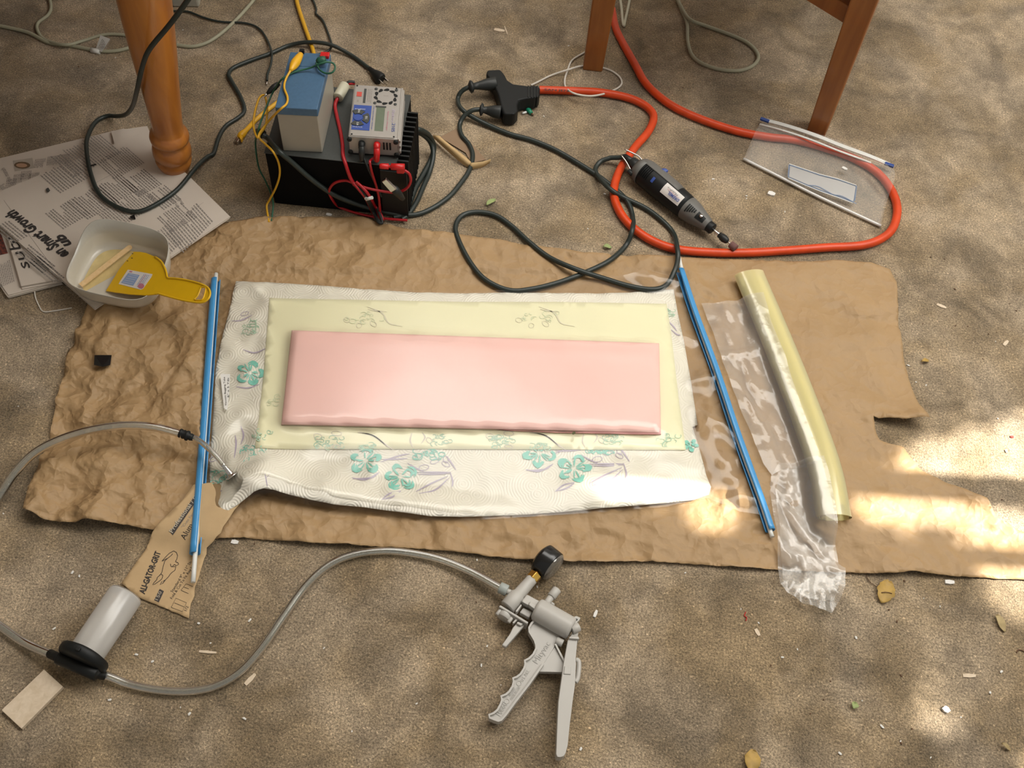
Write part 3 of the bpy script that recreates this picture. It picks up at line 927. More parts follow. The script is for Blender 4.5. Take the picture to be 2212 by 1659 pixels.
cable('mains_cord', m_cord, [(1045, 236, .022), (1022, 238, .022), (1003, 250, .014), (993, 270), (997, 292), (1013, 312), (1021, 335), (1015, 365), (998, 392), (970, 425), (930, 452), (895, 464), (850, 461, .009), (790, 447, .016),
                             ('y', 730, 425, BY - .006), ('y', 680, 393, BY - .006), ('y', 630, 350, BY - .006), ('y', 602, 326, BY - .006), (580, 300, BH + .006), (568, 292, BH + .008)], .0045, ps, n=12)
def plug(tip, tail, z, parent, name='plug'):
    a, b = P(*tip, z), P(*tail, z)
    d = b - a
    m = MB()
    m.lathe(a, d, [(.001, 0), (.0125, 0), (.0130, .002), (.0115, d.length * .35), (.0080, d.length * .62), (.0062, d.length * .8), (.0115, d.length * .86), (.0125, d.length * .93), (.0060, d.length), (.001, d.length)], 16, fy=.85)
    return m.build(name, m_black, parent)
plug((1082, 243), (1036, 236), .022, ps)
cable('lead', m_cord, [(893, 279, .085), (908, 281, .08), (926, 292, .05), (937, 315, .02), (932, 342, .008), (915, 375), (898, 405), (886, 435), (872, 462), (850, 470)], .0050, ps, n=10)
cable('lead', m_cord, [(893, 284, .075), (912, 290, .06), (930, 308, .03), (936, 335, .015), (928, 372), (915, 402), (900, 436), (882, 463), (868, 474)], .0046, ps, n=10)
MB().tube([P(566, 289, BH + .007), P(559, 286, BH - .002)], .008, 10).build('grommet', m_black, ps)

# battery
bA, bB = P(612, 326, BH), P(694, 330, BH)
bx = (bB - bA).normalized(); by_ = V(-bx.y, bx.x, 0)
BW, BL_, BHH = (bB - bA).length + .002, .134, .097
# slight skew of the photo: the battery points away to the right
by_ = (P(634, 115, BH + BHH) - P(602, 232, BH + BHH)).normalized()
bt = thing('lead_acid_battery', 'grey battery with a blue lid standing on the black box', 'battery', bA + bx * BW / 2 + by_ * BL_ / 2)
MB().box(bA + V(0, 0, .0003), bx * BW, by_ * BL_, V(0, 0, BHH - .014)).build('case', m_batt, bt, bevel=.0016)
MB().box(bA - bx * .001 - by_ * .001 + V(0, 0, BHH - .0145), bx * (BW + .002), by_ * (BL_ + .002), V(0, 0, .0155)).build('lid', m_blue, bt, bevel=.0012)
TZ = BH + BHH + .001
ln = MB(); e0 = bA + by_ * .100 + bx * .003 + V(0, 0, BHH + .0011)
ln.box(e0, bx * (BW - .006), by_ * .0012, V(0, 0, .0006)); ln.build('lid_ridge', m_blue, bt)
tcv = P(704, 123, TZ)
MB().box(tcv - bx * .009 - by_ * .005, bx * .015, by_ * .011, V(0, 0, .006)).build('terminal_cover', m_redp, bt, bevel=.001)
MB().box(P(652, 117, TZ) - bx * .004, bx * .008, by_ * .006, V(0, 0, .007)).build('terminal', m_blackp, bt, bevel=.0005)

# yellow and green clip leads
yl = thing('yellow_clip_lead', 'thin yellow wire with a yellow crocodile clip boot on the blue battery lid', 'test lead', P(630, 150, TZ))
a, b = P(650, 117, TZ + .008), P(627, 153, TZ + .010)
d = b - a
MB().lathe(a, d, [(.001, 0), (.0045, 0), (.0062, d.length * .2), (.0078, d.length * .5), (.0070, d.length * .7), (.0040, d.length * .9), (.0028, d.length), (.001, d.length)], 16).build('clip_boot', m_yellowboot, yl)
cable('wire', m_yellow, [(627, 153, TZ + .010), (617, 172, TZ + .006), (614, 190, TZ + .004), (621, 210, TZ + .004), (619, 224, TZ + .004), (608, 234, TZ + .004), (595, 246, TZ - .012), (580, 262, BH + .05), (562, 285, BH + .035), (556, 297, BH + .03), (548, 275, BH + .03), (550, 245, BH + .035), (560, 212, BH + .035), (572, 207, BH + .03), (577, 235, BH + .025), (574, 270, BH + .02), (560, 295, BH + .016), (572, 310, BH + .010),
                         ('y', 590, 328, BY - .008), ('y', 602, 352, BY - .008), ('y', 604, 378, BY - .008), ('y', 596, 405, BY - .010), ('y', 582, 432, BY - .012), (576, 445, .012), (579, 468, .008), (581, 480, .008)], .0019, yl, n=8)
gl_ = thing('green_clip_lead', 'thin green wire with a green clip boot looped on the battery lid', 'test lead', P(690, 130, TZ))
a, b = P(704, 128, TZ + .012), P(683, 134, TZ + .010); d = b - a
MB().lathe(a, d, [(.001, 0), (.0055, 0), (.0068, d.length * .3), (.0066, d.length * .75), (.0030, d.length), (.001, d.length)], 14).build('clip_boot', m_greenb, gl_)
cable('wire', m_greenw, [(683, 135, TZ + .010), (690, 150, TZ + .006), (703, 158, TZ + .006), (717, 157, TZ + .01), (724, 147, TZ + .014), (720, 137, TZ + .016), (706, 134, TZ + .02), (690, 138, TZ + .018), (672, 146, TZ + .008), (650, 152, TZ + .004), (630, 158, TZ + .003), (608, 172, TZ + .002), (592, 195, BH + .06), (580, 220, BH + .05), (568, 250, BH + .045), (558, 280, BH + .04),
                         (552, 305, .10), (554, 335, .07), (560, 365, .04), (572, 388, .025), (584, 415, .020), (590, 440, .014), (588, 465, .007), (586, 478, .006)], .0016, gl_, n=8)
bc = thing('black_clip', 'small black crocodile clip with a silver tip hanging left of the battery', 'clip', P(585, 198, BH + .05))
a, b = P(602, 180, BH + .058), P(577, 202, BH + .05); d = b - a
MB().lathe(a, d, [(.001, 0), (.004, 0), (.0058, d.length * .4), (.005, d.length * .7), (.0022, d.length), (.001, d.length)], 12).build('clip_boot', m_black, bc)
MB().tube([b, P(571, 209, BH + .047)], .0018, 8).build('clip_tip', m_metal, bc)
# thick yellow cable running behind the battery
yc = thing('yellow_cable', 'thick yellow cable passing behind the battery and ending in a boot on the carpet', 'cable', P(560, 255))
cable('cable', m_yellow, [(635, -30), (643, 10), (655, 48), (668, 85), (678, 118), (675, 150), (640, 190), (606, 216), (570, 244), (545, 266)], .0042, yc, z=.006)
a, b = P(548, 264, .0065), P(516, 298, .0065); d = b - a
MB().lathe(a, d, [(.001, 0), (.0042, 0), (.0045, d.length * .55), (.0065, d.length * .7), (.0072, d.length * .85), (.0045, d.length), (.001, d.length)], 12).build('boot', m_yellowboot, yc)
MB().box(P(512, 299, .004), P(518, 306, .004) - P(512, 299, .004), P(508, 305, .004) - P(512, 299, .004), V(0, 0, .006)).build('connector_tip', m_metal, yc, bevel=.0005)
MB().box(P(522, 296, .004), P(526, 303, .004) - P(522, 296, .004), P(518, 302, .004) - P(522, 296, .004), V(0, 0, .008)).build('latch', m_yellowboot, yc, bevel=.0005)

# charger
CZ = BH + .044
c00, c10, c01 = P(752, 293, CZ), P(858, 300, CZ), P(765, 182, CZ)
cX = (c10 - c00); CW = cX.length; cX.normalize()
cY = V(-cX.y, cX.x, 0); cl_len = (c01 - c00).length
cY = (c01 - c00).normalized()
CB = BH + .004
cg = thing('battery_charger', 'silver battery charger with blue keypad, small display and fan grille', 'charger', c00 + cX * CW / 2 + cY * cl_len / 2 - V(0, 0, CZ - BH))
def cp(u, v, h=0): return c00 + cX * (u * CW) + cY * (v * cl_len) + V(0, 0, h)     # u across, v away
MB().box(V(c00.x, c00.y, CB) , cX * CW, cY * cl_len, V(0, 0, CZ - CB - .0012)).build('case', m_silver, cg, bevel=.0015)
MB().box(cp(.03, .01, -.0013), cX * CW * .90, cY * cl_len * .98, V(0, 0, .0016)).build('face_plate', m_silver, cg, bevel=.0005)
# side extrusion fins right
for i in range(3):
    MB().box(cp(1, .0, -.004 - i * .012), cX * .0055, cY * cl_len * .99, V(0, 0, -.0060)).build('side_rib', m_silver, cg, bevel=.0006)
MB().box(cp(1.0, 0, -.001), cX * .003, cY * cl_len, V(0, 0, -.036)).build('side_panel', m_silver, cg)
for (u, v) in ((.07, .03), (.93, .03), (.07, .97), (.9, .97)):
    MB().cyl(cp(u, v, .0002), cp(u, v, .0014), .0017, 10).build('screw', m_blackp, cg)
for (u) in (.02, .97):
    for hh in (-.007, -.036):
        MB().cyl(cp(u, -.001, hh) - cY * .003, cp(u, .01, hh), .0042, 12).build('corner_bolt', m_blackp, cg)
H0 = .0006
def quad(u0, v0, u1, v1, h=H0): return [cp(u0, v0, h), cp(u1, v0, h), cp(u1, v1, h), cp(u0, v1, h)]
def flat(name, pts, mat): return MB().prism(pts, V(0, 0, -.0003)).build(name, mat, cg)
kp = flat('keypad_panel', quad(.05, .115, .42, .59, .0008), m_bluep)
flat('display', quad(.52, .12, .70, .57, .0006), m_lcd)
flat('display_bezel', [cp(.50, .57, .0009), cp(.72, .57, .0009), cp(.72, .60, .0009), cp(.50, .60, .0009)], m_case)
def disc(u, v, r, mat, name, h=.0009, hh=.0008, sx=1, sy=1, ang=0, a0=0, a1=6.2832, r0=0):
    ca, sa = math.cos(ang), math.sin(ang)
    ps_ = []
    k = 16
    for i in range(k + 1):
        t = a0 + (a1 - a0) * i / k
        x, y = r * sx * math.cos(t), r * sy * math.sin(t)
        ps_.append((x * ca - y * sa, x * sa + y * ca))
    if r0:
        for i in range(k + 1):
            t = a1 - (a1 - a0) * i / k
            x, y = r0 * math.cos(t), r0 * math.sin(t)
            ps_.append((x * ca - y * sa, x * sa + y * ca))
    elif abs(a1 - a0) > 6.2: ps_ = ps_[:-1]
    pp_ = [cp(u, v, h + hh) + cX * x + cY * y for x, y in ps_]
    return MB().prism(pp_, V(0, 0, -hh)).build(name, mat, cg)
disc(.16, .34, .0075, m_bluep, 'round_button', .0009, .0012)
disc(.16, .34, .019, m_case, 'button', .0009, .0012, a0=math.radians(55), a1=math.radians(125), r0=.0095)
disc(.16, .34, .019, m_case, 'button', .0009, .0012, a0=math.radians(-125), a1=math.radians(-55), r0=.0095)
disc(.16, .34, .020, m_case, 'button', .0009, .0012, a0=math.radians(-38), a1=math.radians(38), r0=.0095)
for (u, v, s_) in ((.16, .465, 'ENTER'), (.325, .34, 'STOP'), (.16, .215, 'DATA')):
    text(s_[:2] if v != .34 else 'ESC', cp(u - .012, v + .03, .0023), cp(u - .012, v - .03, .0023), .0035, m_white, cg, 'button_print', 0, frame=cX)
text('BATT. MEMORY', cp(.08, .50, .0014), cp(.30, .50, .0014), .0022, m_white, cg, 'keypad_print', 0)
text('STATUS', cp(.07, .155, .0014), cp(.27, .155, .0014), .0022, m_white, cg, 'keypad_print', 0)
text('Peak detect charger / discharger', cp(.455, .58, .0011), cp(.455, .13, .0011), .0022, m_bluep, cg, 'panel_print', 0, frame=cX)
text('battery charger', cp(.76, .50, .0011), cp(.76, .13, .0011), .0026, m_stkred, cg, 'panel_print', 0, frame=cX)
text('2105', cp(.87, .28, .0011), cp(.87, .12, .0011), .0055, m_bluep, cg, 'panel_print', 0, frame=cX)
text('Elektra', cp(.85, .55, .0011), cp(.85, .30, .0011), .0050, m_purple, cg, 'panel_print', 0, shear=.3, frame=cX)
flat('red_mark', quad(.08, .76, .185, .85, .0008), M('red_panel_mark', (.55, .07, .05), .5))
text('CE', cp(.10, .69, .0011), cp(.10, .65, .0011), .003, m_ink, cg, 'panel_print', 0, frame=cX)
flat('warning_strip', quad(.225, .64, .275, .92, .0008), m_case)
pl_ = MB(); text_lines(pl_, cp(.31, .92, .0008), cp(.31, .64, .0008), cp(.38, .92, .0008), 3, .35, 5); pl_.build('panel_print', m_ink, cg, fixn=False)
# fan grille: ring of curved slots with four screws
fc = (.69, .79)
for i in range(10):
    a = 2 * pi * i / 10 + .3
    c = cp(*fc, .0006) + cX * math.cos(a) * .0170 + cY * math.sin(a) * .0170
    ps_ = []
    for t in np.linspace(0, 2 * pi, 12)[:-1]:
        x, y = .0050 * math.cos(t), .0023 * math.sin(t) * (1.2 - .6 * math.cos(t))
        b2 = a + 1.9
        ps_.append(c + cX * (x * math.cos(b2) - y * math.sin(b2)) + cY * (x * math.sin(b2) + y * math.cos(b2)) + V(0, 0, .0003))
    MB().prism(ps_, V(0, 0, -.0005)).build('fan_slot', m_blackp, cg)
for (sx, sy) in ((-1, -1), (1, -1), (1, 1), (-1, 1)):
    c = cp(*fc, .0006) + cX * sx * .0175 + cY * sy * .0175
    MB().cyl(c, c + V(0, 0, .0013), .0028, 12).build('screw', m_case, cg)
text('FAN 12V', cp(.64, .80, .0009), cp(.74, .80, .0009), .002, m_ink, cg, 'panel_print', 0)
# front face: jacks and vent slots
def cfz(u, h): return c00 + cX * (u * CW) + V(0, 0, -h) - cY * .0004
for i in range(3):
    MB().box(cfz(.70 + i * .065, .026), cX * .0030, -cY * .0006, V(0, 0, .016)).build('vent_slot', m_blackp, cg)
def jack(u, mat, name):
    a = cfz(u, .014); b = a - cY * .012
    MB().lathe(a, b - a, [(.001, 0), (.0058, 0), (.0058, .006), (.0050, .007), (.0050, .012), (.001, .012)], 14).build(name, mat, cg)
jack(.27, m_blackp, 'black_jack'); jack(.58, m_redp, 'red_jack')

# charger leads
cl1 = thing('charger_lead', 'red and black twin lead with cream ferrite bead, hanging down the box front', 'lead', P(736, 200, BH + .012))
a, b = P(745, 184, BH + .014), P(730, 211, BH + .014); d = b - a
MB().lathe(a, d, [(.002, 0), (.0085, 0), (.0095, .001), (.0095, d.length - .001), (.0085, d.length), (.002, d.length)], 18).build('ferrite_bead', m_ferrite, cl1)
cable('red_wire', m_red, [(766, 180, CZ - .03), (756, 180, BH + .016), (745, 186, BH + .014), (730, 211, BH + .012), (724, 228, BH + .006), (728, 252, BH + .004), (735, 282, BH + .004), (740, 312, BH + .004), (741, 335, BH + .004), ('y', 747, 356, BY - .006), ('y', 756, 382, BY - .010), ('y', 766, 400, BY - .014)], .0032, cl1, n=10)
cable('black_wire', m_black, [(766, 178, CZ - .028), (756, 177, BH + .018), (747, 182, BH + .016)], .0030, cl1)
# tied bundle of the lead
bun = []
for dx, dy, mt in ((0, 0, m_red), (5, 1, m_black), (9, -3, m_red), (3, 4, m_black)):
    cable('red_wire' if mt is m_red else 'black_wire', mt, [('y', 764 + dx * .6, 396 + dy, BY - .014), ('y', 776 + dx, 410 + dy, BY - .022), ('y', 790 + dx, 428 + dy, BY - .024), (802 + dx, 452 + dy, .018), (814 + dx * .6, 474 + dy, .012), (824 + dx * .3, 478 + dy, .010), (825 - dx * .5, 468 + dy, .014), (812 + dx, 447 + dy, .022)], .0028, cl1, n=8)
a = PY(792, 425, BY - .024); b = PY(806, 421, BY - .024)
MB().tube([a + V(0, -.006, 0), b + V(0, -.006, 0)], .0030, 10).tube([a, a + V(0, -.006, .001)], .003, 8).build('cable_tie', m_white, cl1)
r1 = thing('red_test_lead', 'red lead from the red charger jack with a stacked red banana plug', 'test lead', P(850, 360, .11))
a = cfz(.58, .020) - cY * .012; b = a + V(0, -.006, -.018)
MB().lathe(a + V(0, .003, .006), b - a, [(.001, 0), (.0052, 0), (.0055, .012), (.0045, .024), (.002, .027), (.001, .027)], 12).build('banana_plug', m_redp, r1)
cable('wire', m_red, [(811, 330, BH + .012), (812, 338, BH + .010), (802, 345, BH + .006), ('y', 799, 352, BY - .008), ('y', 804, 375, BY - .008), ('y', 812, 400, BY - .008), ('y', 818, 425, BY - .010), ('y', 820, 445, BY - .012), (821, 462, .012)], .0022, r1, n=8)
a, b = PY(820, 359, BY - .012), PY(874, 361, BY - .010); X = (b - a).normalized(); LL = (b - a).length
MB().lathe(a, X, [(.001, 0), (.0042, 0), (.0050, .004), (.0050, LL * .36), (.0025, LL * .37), (.0025, LL * .44), (.0056, LL * .46), (.0058, LL), (.001, LL)], 14).build('banana_plug', m_redp, r1)
MB().box(a + X * LL * .68 + V(0, -.005, -.012), X * LL * .32, V(0, .010, 0), V(0, 0, .010)).build('plug_boot', m_redp, r1, bevel=.002)
cable('wire', m_red, [('y', 874, 368, BY - .01), ('y', 884, 376, BY - .012), ('y', 887, 392, BY - .014), ('y', 877, 408, BY - .016), ('y', 855, 416, BY - .018), ('y', 825, 413, BY - .018), ('y', 792, 406, BY - .020), ('y', 765, 396, BY - .014), ('y', 745, 390, BY - .010), ('y', 722, 396, BY - .008), ('y', 711, 412, BY - .008), ('y', 716, 428, BY - .008), (728, 444, .010), (745, 452, .006), (780, 463, .006), (830, 472, .007), (880, 476, .008)], .0024, r1, n=8)
cable('wire', m_red, [(820, 454, .012), (838, 456, .010), (850, 448, .014), (856, 436, .022), (866, 440, .022), (870, 430, .028)], .0024, r1, n=8)
b1 = thing('black_test_lead', 'thin black lead dropping from the black charger jack', 'test lead', P(780, 330, BH + .01))
a = cfz(.27, .018) - cY * .012; b = a + V(0, -.006, -.022)
MB().lathe(a + V(0, .003, .006), b - a, [(.001, 0), (.0050, 0), (.0052, .014), (.0040, .026), (.002, .030), (.001, .030)], 12).build('banana_plug', m_black, b1)
cable('wire', m_black, [(783, 334, BH + .008), (788, 346, BH + .004), ('y', 796, 365, BY - .006), ('y', 810, 395, BY - .007), ('y', 824, 425, BY - .008)], .0020, b1, n=8)
ac = thing('metal_crocodile_clip', 'shiny metal crocodile clip with a black handle in front of the black box', 'clip', PY(850, 400, BY - .03))
a, b = PY(831, 385, BY - .024), PY(852, 408, BY - .030)
X = b - a; sd_ = V(X.z, 0, -X.x).normalized()
jaw = [a - sd_ * .004, a + sd_ * .006, b + sd_ * .007, b - sd_ * .006]
MB().prism(jaw, V(0, -.006, .001)).build('jaw', m_metal, ac, bevel=.001)
c = PY(872, 432, BY - .024)
MB().lathe(b - X * .1, c - b, [(.001, 0), (.006, 0), (.0075, .008), (.0068, .020), (.0045, (c - b).length), (.001, (c - b).length)], 12).build('handle', m_black, ac)

# ------------------------------------------------------------------ black cords upper left
bk = thing('black_cord_with_plug', 'long black cord looping over the newspapers, its plug behind the charger', 'cord', P(290, 457))
cable('cord', m_cord, [('y', 425, -30, 1.245), ('y', 400, 8, 1.243), ('y', 365, 55, 1.242), ('y', 322, 108, 1.246), ('y', 306, 150, 1.252), ('y', 296, 195, 1.268), (286, 230, .105), (272, 247, .045), (252, 251, .016), (230, 251, .007), (205, 265, .010), (188, 300, .020), (188, 335, .0265), (196, 375, .0265), (212, 415, .0265), (240, 440, .0265), (285, 457, .0265), (325, 448, .0265), (380, 412, .0265),
                       (418, 368, .0255), (436, 349, .014), (450, 338, .007), (462, 330), (472, 298), (488, 272), (515, 254), (528, 238), (520, 210), (500, 175), (494, 160), (505, 146), (540, 131), (585, 115), (625, 98), (668, 91, .014), (715, 97, .014), (760, 120), (790, 142), (798, 148)], .0040, bk, z=.005)
MB().box(PA(187, 362, .005), P(207, 357, ZA + .005) - P(187, 362, ZA + .005), V(.0004, .002, 0), V(0, 0, .0022)).build('cable_tie', m_blackp, bk)
a, b = P(797, 147, .009), P(824, 172, .009); d = b - a
plg = MB().lathe(a, d, [(.001, 0), (.0045, 0), (.0060, d.length * .3), (.0105, d.length * .62), (.0125, d.length * .9), (.0110, d.length), (.001, d.length)], 12, fy=.7).build('plug', m_blackp, bk, bevel=.0006)
for o_ in (-.006, .006):
    s_ = V(-d.y, d.x, 0).normalized() * o_
    MB().box(b + s_ + V(0, 0, -.002), d.normalized() * .014, V(-d.y, d.x, 0).normalized() * .0015, V(0, 0, .005)).build('prong', m_metal, plg)
t2 = thing('thin_black_wire', 'thin black wire from behind the table leg ending in a bare tip', 'wire', P(570, 80))
cable('wire', m_cord, [(366, 24), (405, 25), (440, 38), (478, 47), (530, 50), (560, 62), (578, 88), (587, 116, .010), (585, 140), (578, 160), (577, 174)], .0022, t2, z=.004)
MB().tube([P(577, 174, .004), P(576, 183, .0025)], .0012, 8).build('bare_tip', m_metal, t2)
t3 = tag(cable('thin_black_wire', m_cord, [(664, -25), (678, 5), (683, 20), (683, 30), (697, 44), (708, 70), (716, 95, .006), (713, 106), (700, 114), (686, 118)], .0022, z=.0035), 'thin black wire coming down from the top edge to the battery back', 'wire')

# ------------------------------------------------------------------ rotary tool
dA, dB = P(1377, 360, .025), P(1531, 488, .022)
DX = (dB - dA); DLn = DX.length; DX.normalize()
DN = V(-DX.y, DX.x, 0).normalized()        # horizontal, to the upper right in the photo
rt = thing('rotary_tool', 'grey and black rotary tool lying on the carpet beside the orange cord', 'rotary tool', (dA + dB) / 2 - V(0, 0, .024))
def dl(u): return u * DLn
bp_ = [(.001, .004), (.014, 0), (.0215, .008), (.0245, .022), (.0250, dl(.3)), (.0240, dl(.5)), (.0232, dl(.62)), (.0222, dl(.70)), (.001, dl(.70))]
MB().lathe(dA, DX, bp_, 36, X=DN).build('body', m_blackp, rt)
sh = [(.0150, -.0012), (.0226, .0068), (.0258, .0215), (.0262, dl(.3)), (.0255, dl(.47)), (.0240, dl(.55))]
MB().lathe(dA, DX, sh, 24, math.radians(-75), math.radians(96), X=DN).build('grey_shell', m_gshell, rt, solid=.0012)
sh2 = [(.0150, -.0012), (.0226, .0068), (.0258, .0190)]
MB().lathe(dA, DX, sh2, 22, math.radians(82), math.radians(285), X=DN).build('rear_cap', m_gshell, rt, solid=.0012)
ns = [(.0224, dl(.70)), (.0226, dl(.705)), (.0205, dl(.80)), (.0150, dl(.92)), (.0118, dl(.99)), (.010, dl(1.0)), (.001, dl(1.0))]
MB().lathe(dA, DX, ns, 30, X=DN).build('nose_cone', m_gshell, rt)
def cyl_patch(u0, u1, a0, a1, rfun, mat, name, off=.0008, k=8):
    vs = []
    for i in range(k + 1):
        for j in range(k + 1):
            u = u0 + (u1 - u0) * i / k; a = math.radians(a0 + (a1 - a0) * j / k); r = rfun(u) + off
            vs.append(dA + DX * dl(u) + DN * r * math.cos(a) + V(0, 0, 1) * r * math.sin(a))
    fs = [(i * (k + 1) + j, i * (k + 1) + j + 1, (i + 1) * (k + 1) + j + 1, (i + 1) * (k + 1) + j) for i in range(k) for j in range(k)]
    return MB().add(vs, fs, True).build(name, mat, rt, fixn=False)
def interp(pr_):
    us = [h / DLn for r, h in pr_]; rs = [r for r, h in pr_]
    return lambda u: float(np.interp(u, us, rs))
rb, rn = interp(bp_[1:-1]), interp(ns[:-2])
for i in range(5): cyl_patch(.74 + i * .0 + .035 * i * .6, .755 + .035 * i * .6, 105, 150 - i * 6, rn, m_blackp, 'vent_slot', .0004, 4)
for i in range(6): cyl_patch(.10 + i * .022, .110 + i * .022, 95, 150, rb, m_casef, 'vent_slot', .0006, 4)
plate = cyl_patch(.42, .66, 100, 150, rb, m_sticker, 'label_plate', .0009)
# wording on the plate, on its tangent plane
am = math.radians(126); rr_ = rb(.52) + .0022
cT = lambda u, s_: dA + DX * dl(u) + DN * rr_ * math.cos(am) + V(0, 0, 1) * rr_ * math.sin(am) + (-DN * math.sin(am) + V(0, 0, 1) * math.cos(am)) * s_
tang = -DN * math.sin(am) + V(0, 0, 1) * math.cos(am)
text('DREMEL', cT(.645, -.001), cT(.50, -.001), .0055, m_bluep, plate, 'label_print', 0, frame=tang, shear=.1, bold=.02)
text('MultiPro', cT(.60, -.0065), cT(.46, -.0065), .0034, m_inkdark, plate, 'label_print', 0, frame=tang, shear=.2)
MB().ribbon([cT(.63, -.0025), cT(.47, -.0025)], .0006).build('label_line', m_stkred, plate, fixn=False)
MB().blob(dA + DX * dl(.27) + DN * .0165 + V(0, 0, .0200), .0080, .0055, .0032, 3, .02).build('slide_switch', m_bluep, rt)
cyl_patch(.27, .30, 118, 142, rb, m_bluep, 'blue_mark', .0008, 3)
MB().cyl(dA + DX * dl(.905) + DN * -.006 + V(0, 0, .0135), dA + DX * dl(.905) + DN * -.007 + V(0, 0, .0175), .0035, 12).build('spindle_lock_button', m_metal, rt)
cyl_patch(.86, .955, 100, 145, rn, m_blackp, 'lock_recess', .0005, 4)
MB().cyl(dB - DX * .004, dB + DX * .010, .0105, 16).build('nose_nut', m_blackp, rt)
s1, s2, s3, s4 = dB + DX * .009, dB + DX * .026, dB + DX * .046, dB + DX * .052
MB().cyl(s1, s2, .0030, 10).build('shaft', m_metal, rt)
MB().lathe(s2, DX, [(.001, -.001), (.0055, 0), (.0055, .004), (.0068, .006), (.0072, .012), (.0055, .019), (.003, .021), (.001, .021)], 14).build('chuck', m_black, rt)
MB().cyl(s3, s4 + DX * .003, .0016, 8).build('mandrel', m_metal, rt)
MB().cyl(dB + DX * .0535, dB + DX * .0665, .0068, 18).build('sanding_drum', m_drum, rt)
MB().cyl(dA - DX * .016, dA + DX * .003, .0105, 14, r2=.0125).build('cord_boot', m_black, rt)
MB().tube([dA - DX * .034, dA - DX * .014], [.0050, .0075], 12).build('cord_sleeve', m_black, rt)
bail = [dA + DN * .013 + V(0, 0, .006), dA - DX * .012 + DN * .013 + V(0, 0, .009), dA - DX * .028 + DN * .008 + V(0, 0, .010), dA - DX * .040 + DN * .004 + V(0, 0, .010)]
bail2 = [dA - DN * .018 + V(0, 0, .002), dA - DX * .018 - DN * .013 + V(0, 0, .006), dA - DX * .036 - DN * .010 + V(0, 0, .008)]
MB().tube(spline(bail, 4), .0015, 8).tube(spline(bail2, 4), .0015, 8).build('hanger_wire', m_metal, rt)
MB().cyl(dA - DN * .021 - DX * .003, dA - DN * .021 + DX * .008, .0048, 12).build('brush_cap', m_black, rt)
eA = dA - DX * .034
dc = path([(1062, 183, .030), (1030, 186, .028), (1009, 190, .026), (995, 200, .018), (989, 215, .010), (994, 232, .016), (1012, 247, .014), (1050, 268, .007), (1100, 289), (1150, 303), (1200, 324), (1250, 353), (1295, 382), (1338, 416, .006), (1358, 440, .006), (1367, 470), (1366, 496, .021), (1352, 530), (1318, 562, .009), (1270, 586, .010), (1210, 609, .010), (1150, 624, .010), (1100, 627, .010), (1050, 605, .010), (1018, 570, .010), (992, 522, .008), (984, 490), (998, 466), (1030, 458), (1070, 465), (1105, 488), (1140, 520, .008), (1185, 555, .010), (1240, 580, .019), (1300, 600, .012), (1360, 618, .012), (1410, 625, .012), (1440, 615, .012), (1457, 585, .020), (1464, 560, .022), (1463, 536, .024), (1455, 505), (1432, 478), (1395, 450), (1350, 428, .008), (1320, 410, .021), (1298, 388, .012), (1286, 368), (1296, 350, .008), (1318, 341, .014)], .0055, 8)
dc = dc + spline([dc[-1], P(1340, 340, .020), eA], 6)[1:]
MB().tube(dc, .0045, 12).build('cord', m_cord, rt, fixn=False)
plug((1072, 180), (1012, 188), .030, rt)

# curled scrap of sandpaper
sc_ = thing('curled_sandpaper_scrap', 'scrap of brown sandpaper with a curled tan edge beside the black box', 'scrap', P(1000, 335))
MB().add([P(950, 296, .003), P(1006, 330, .003), P(1018, 352, .003), P(1050, 345, .004), P(1010, 300, .002), P(985, 278, .002)], [(0, 1, 2, 3, 4, 5)]).build('grit_face', m_cardbrown, sc_, fixn=False, solid=.0006)
cm = MB()
L1 = spline([P(934, 296, .004), P(965, 325, .004), P(1000, 355, .004), P(1018, 363, .004)], 5)
L2 = spline([P(936, 292, .018), P(968, 318, .018), P(1000, 343, .016), P(1016, 352, .012)], 5)
L3 = spline([P(948, 293, .020), P(975, 315, .020), P(1005, 338, .016), P(1018, 350, .010)], 5)
nn_ = len(L1)
cm.add(L1 + L2 + L3, [(i, i + 1, nn_ + i + 1, nn_ + i) for i in range(nn_ - 1)] + [(nn_ + i, nn_ + i + 1, 2 * nn_ + i + 1, 2 * nn_ + i) for i in range(nn_ - 1)], True)
cm.build('curled_edge', m_cardtan, sc_, fixn=False, solid=.0005)
cm = MB()
L1 = spline([P(1016, 366, .003), P(1040, 362, .003), P(1058, 352, .003)], 5); L2 = spline([P(1016, 352, .014), P(1042, 349, .016), P(1061, 344, .014)], 5)
nn_ = len(L1); cm.add(L1 + L2, [(i, i + 1, nn_ + i + 1, nn_ + i) for i in range(nn_ - 1)], True)
cm.build('curled_edge', m_cardtan, sc_, fixn=False, solid=.0005)

# green plug bit
gp = thing('green_pin_plug', 'tiny green pin plug with a white wire beside the black socket', 'plug', P(1140, 238))
a, b = P(1128, 222, .004), P(1148, 245, .004); d = b - a
MB().lathe(a, d, [(.001, 0), (.0018, 0), (.0042, d.length * .35), (.0048, d.length * .8), (.0036, d.length), (.001, d.length)], 12).build('body', M('bright_green_plastic', (.01, .22, .12), .4), gp)
MB().tube([P(1127, 215, .003), a], .0014, 8).build('wire', m_white, gp)
MB().tube([P(1128, 245, .003), P(1137, 242, .003)], .0022, 8).build('pin', m_white, gp)
MB().tube([b, P(1152, 249, .003)], .0016, 8).build('tip', m_brownbit, gp)

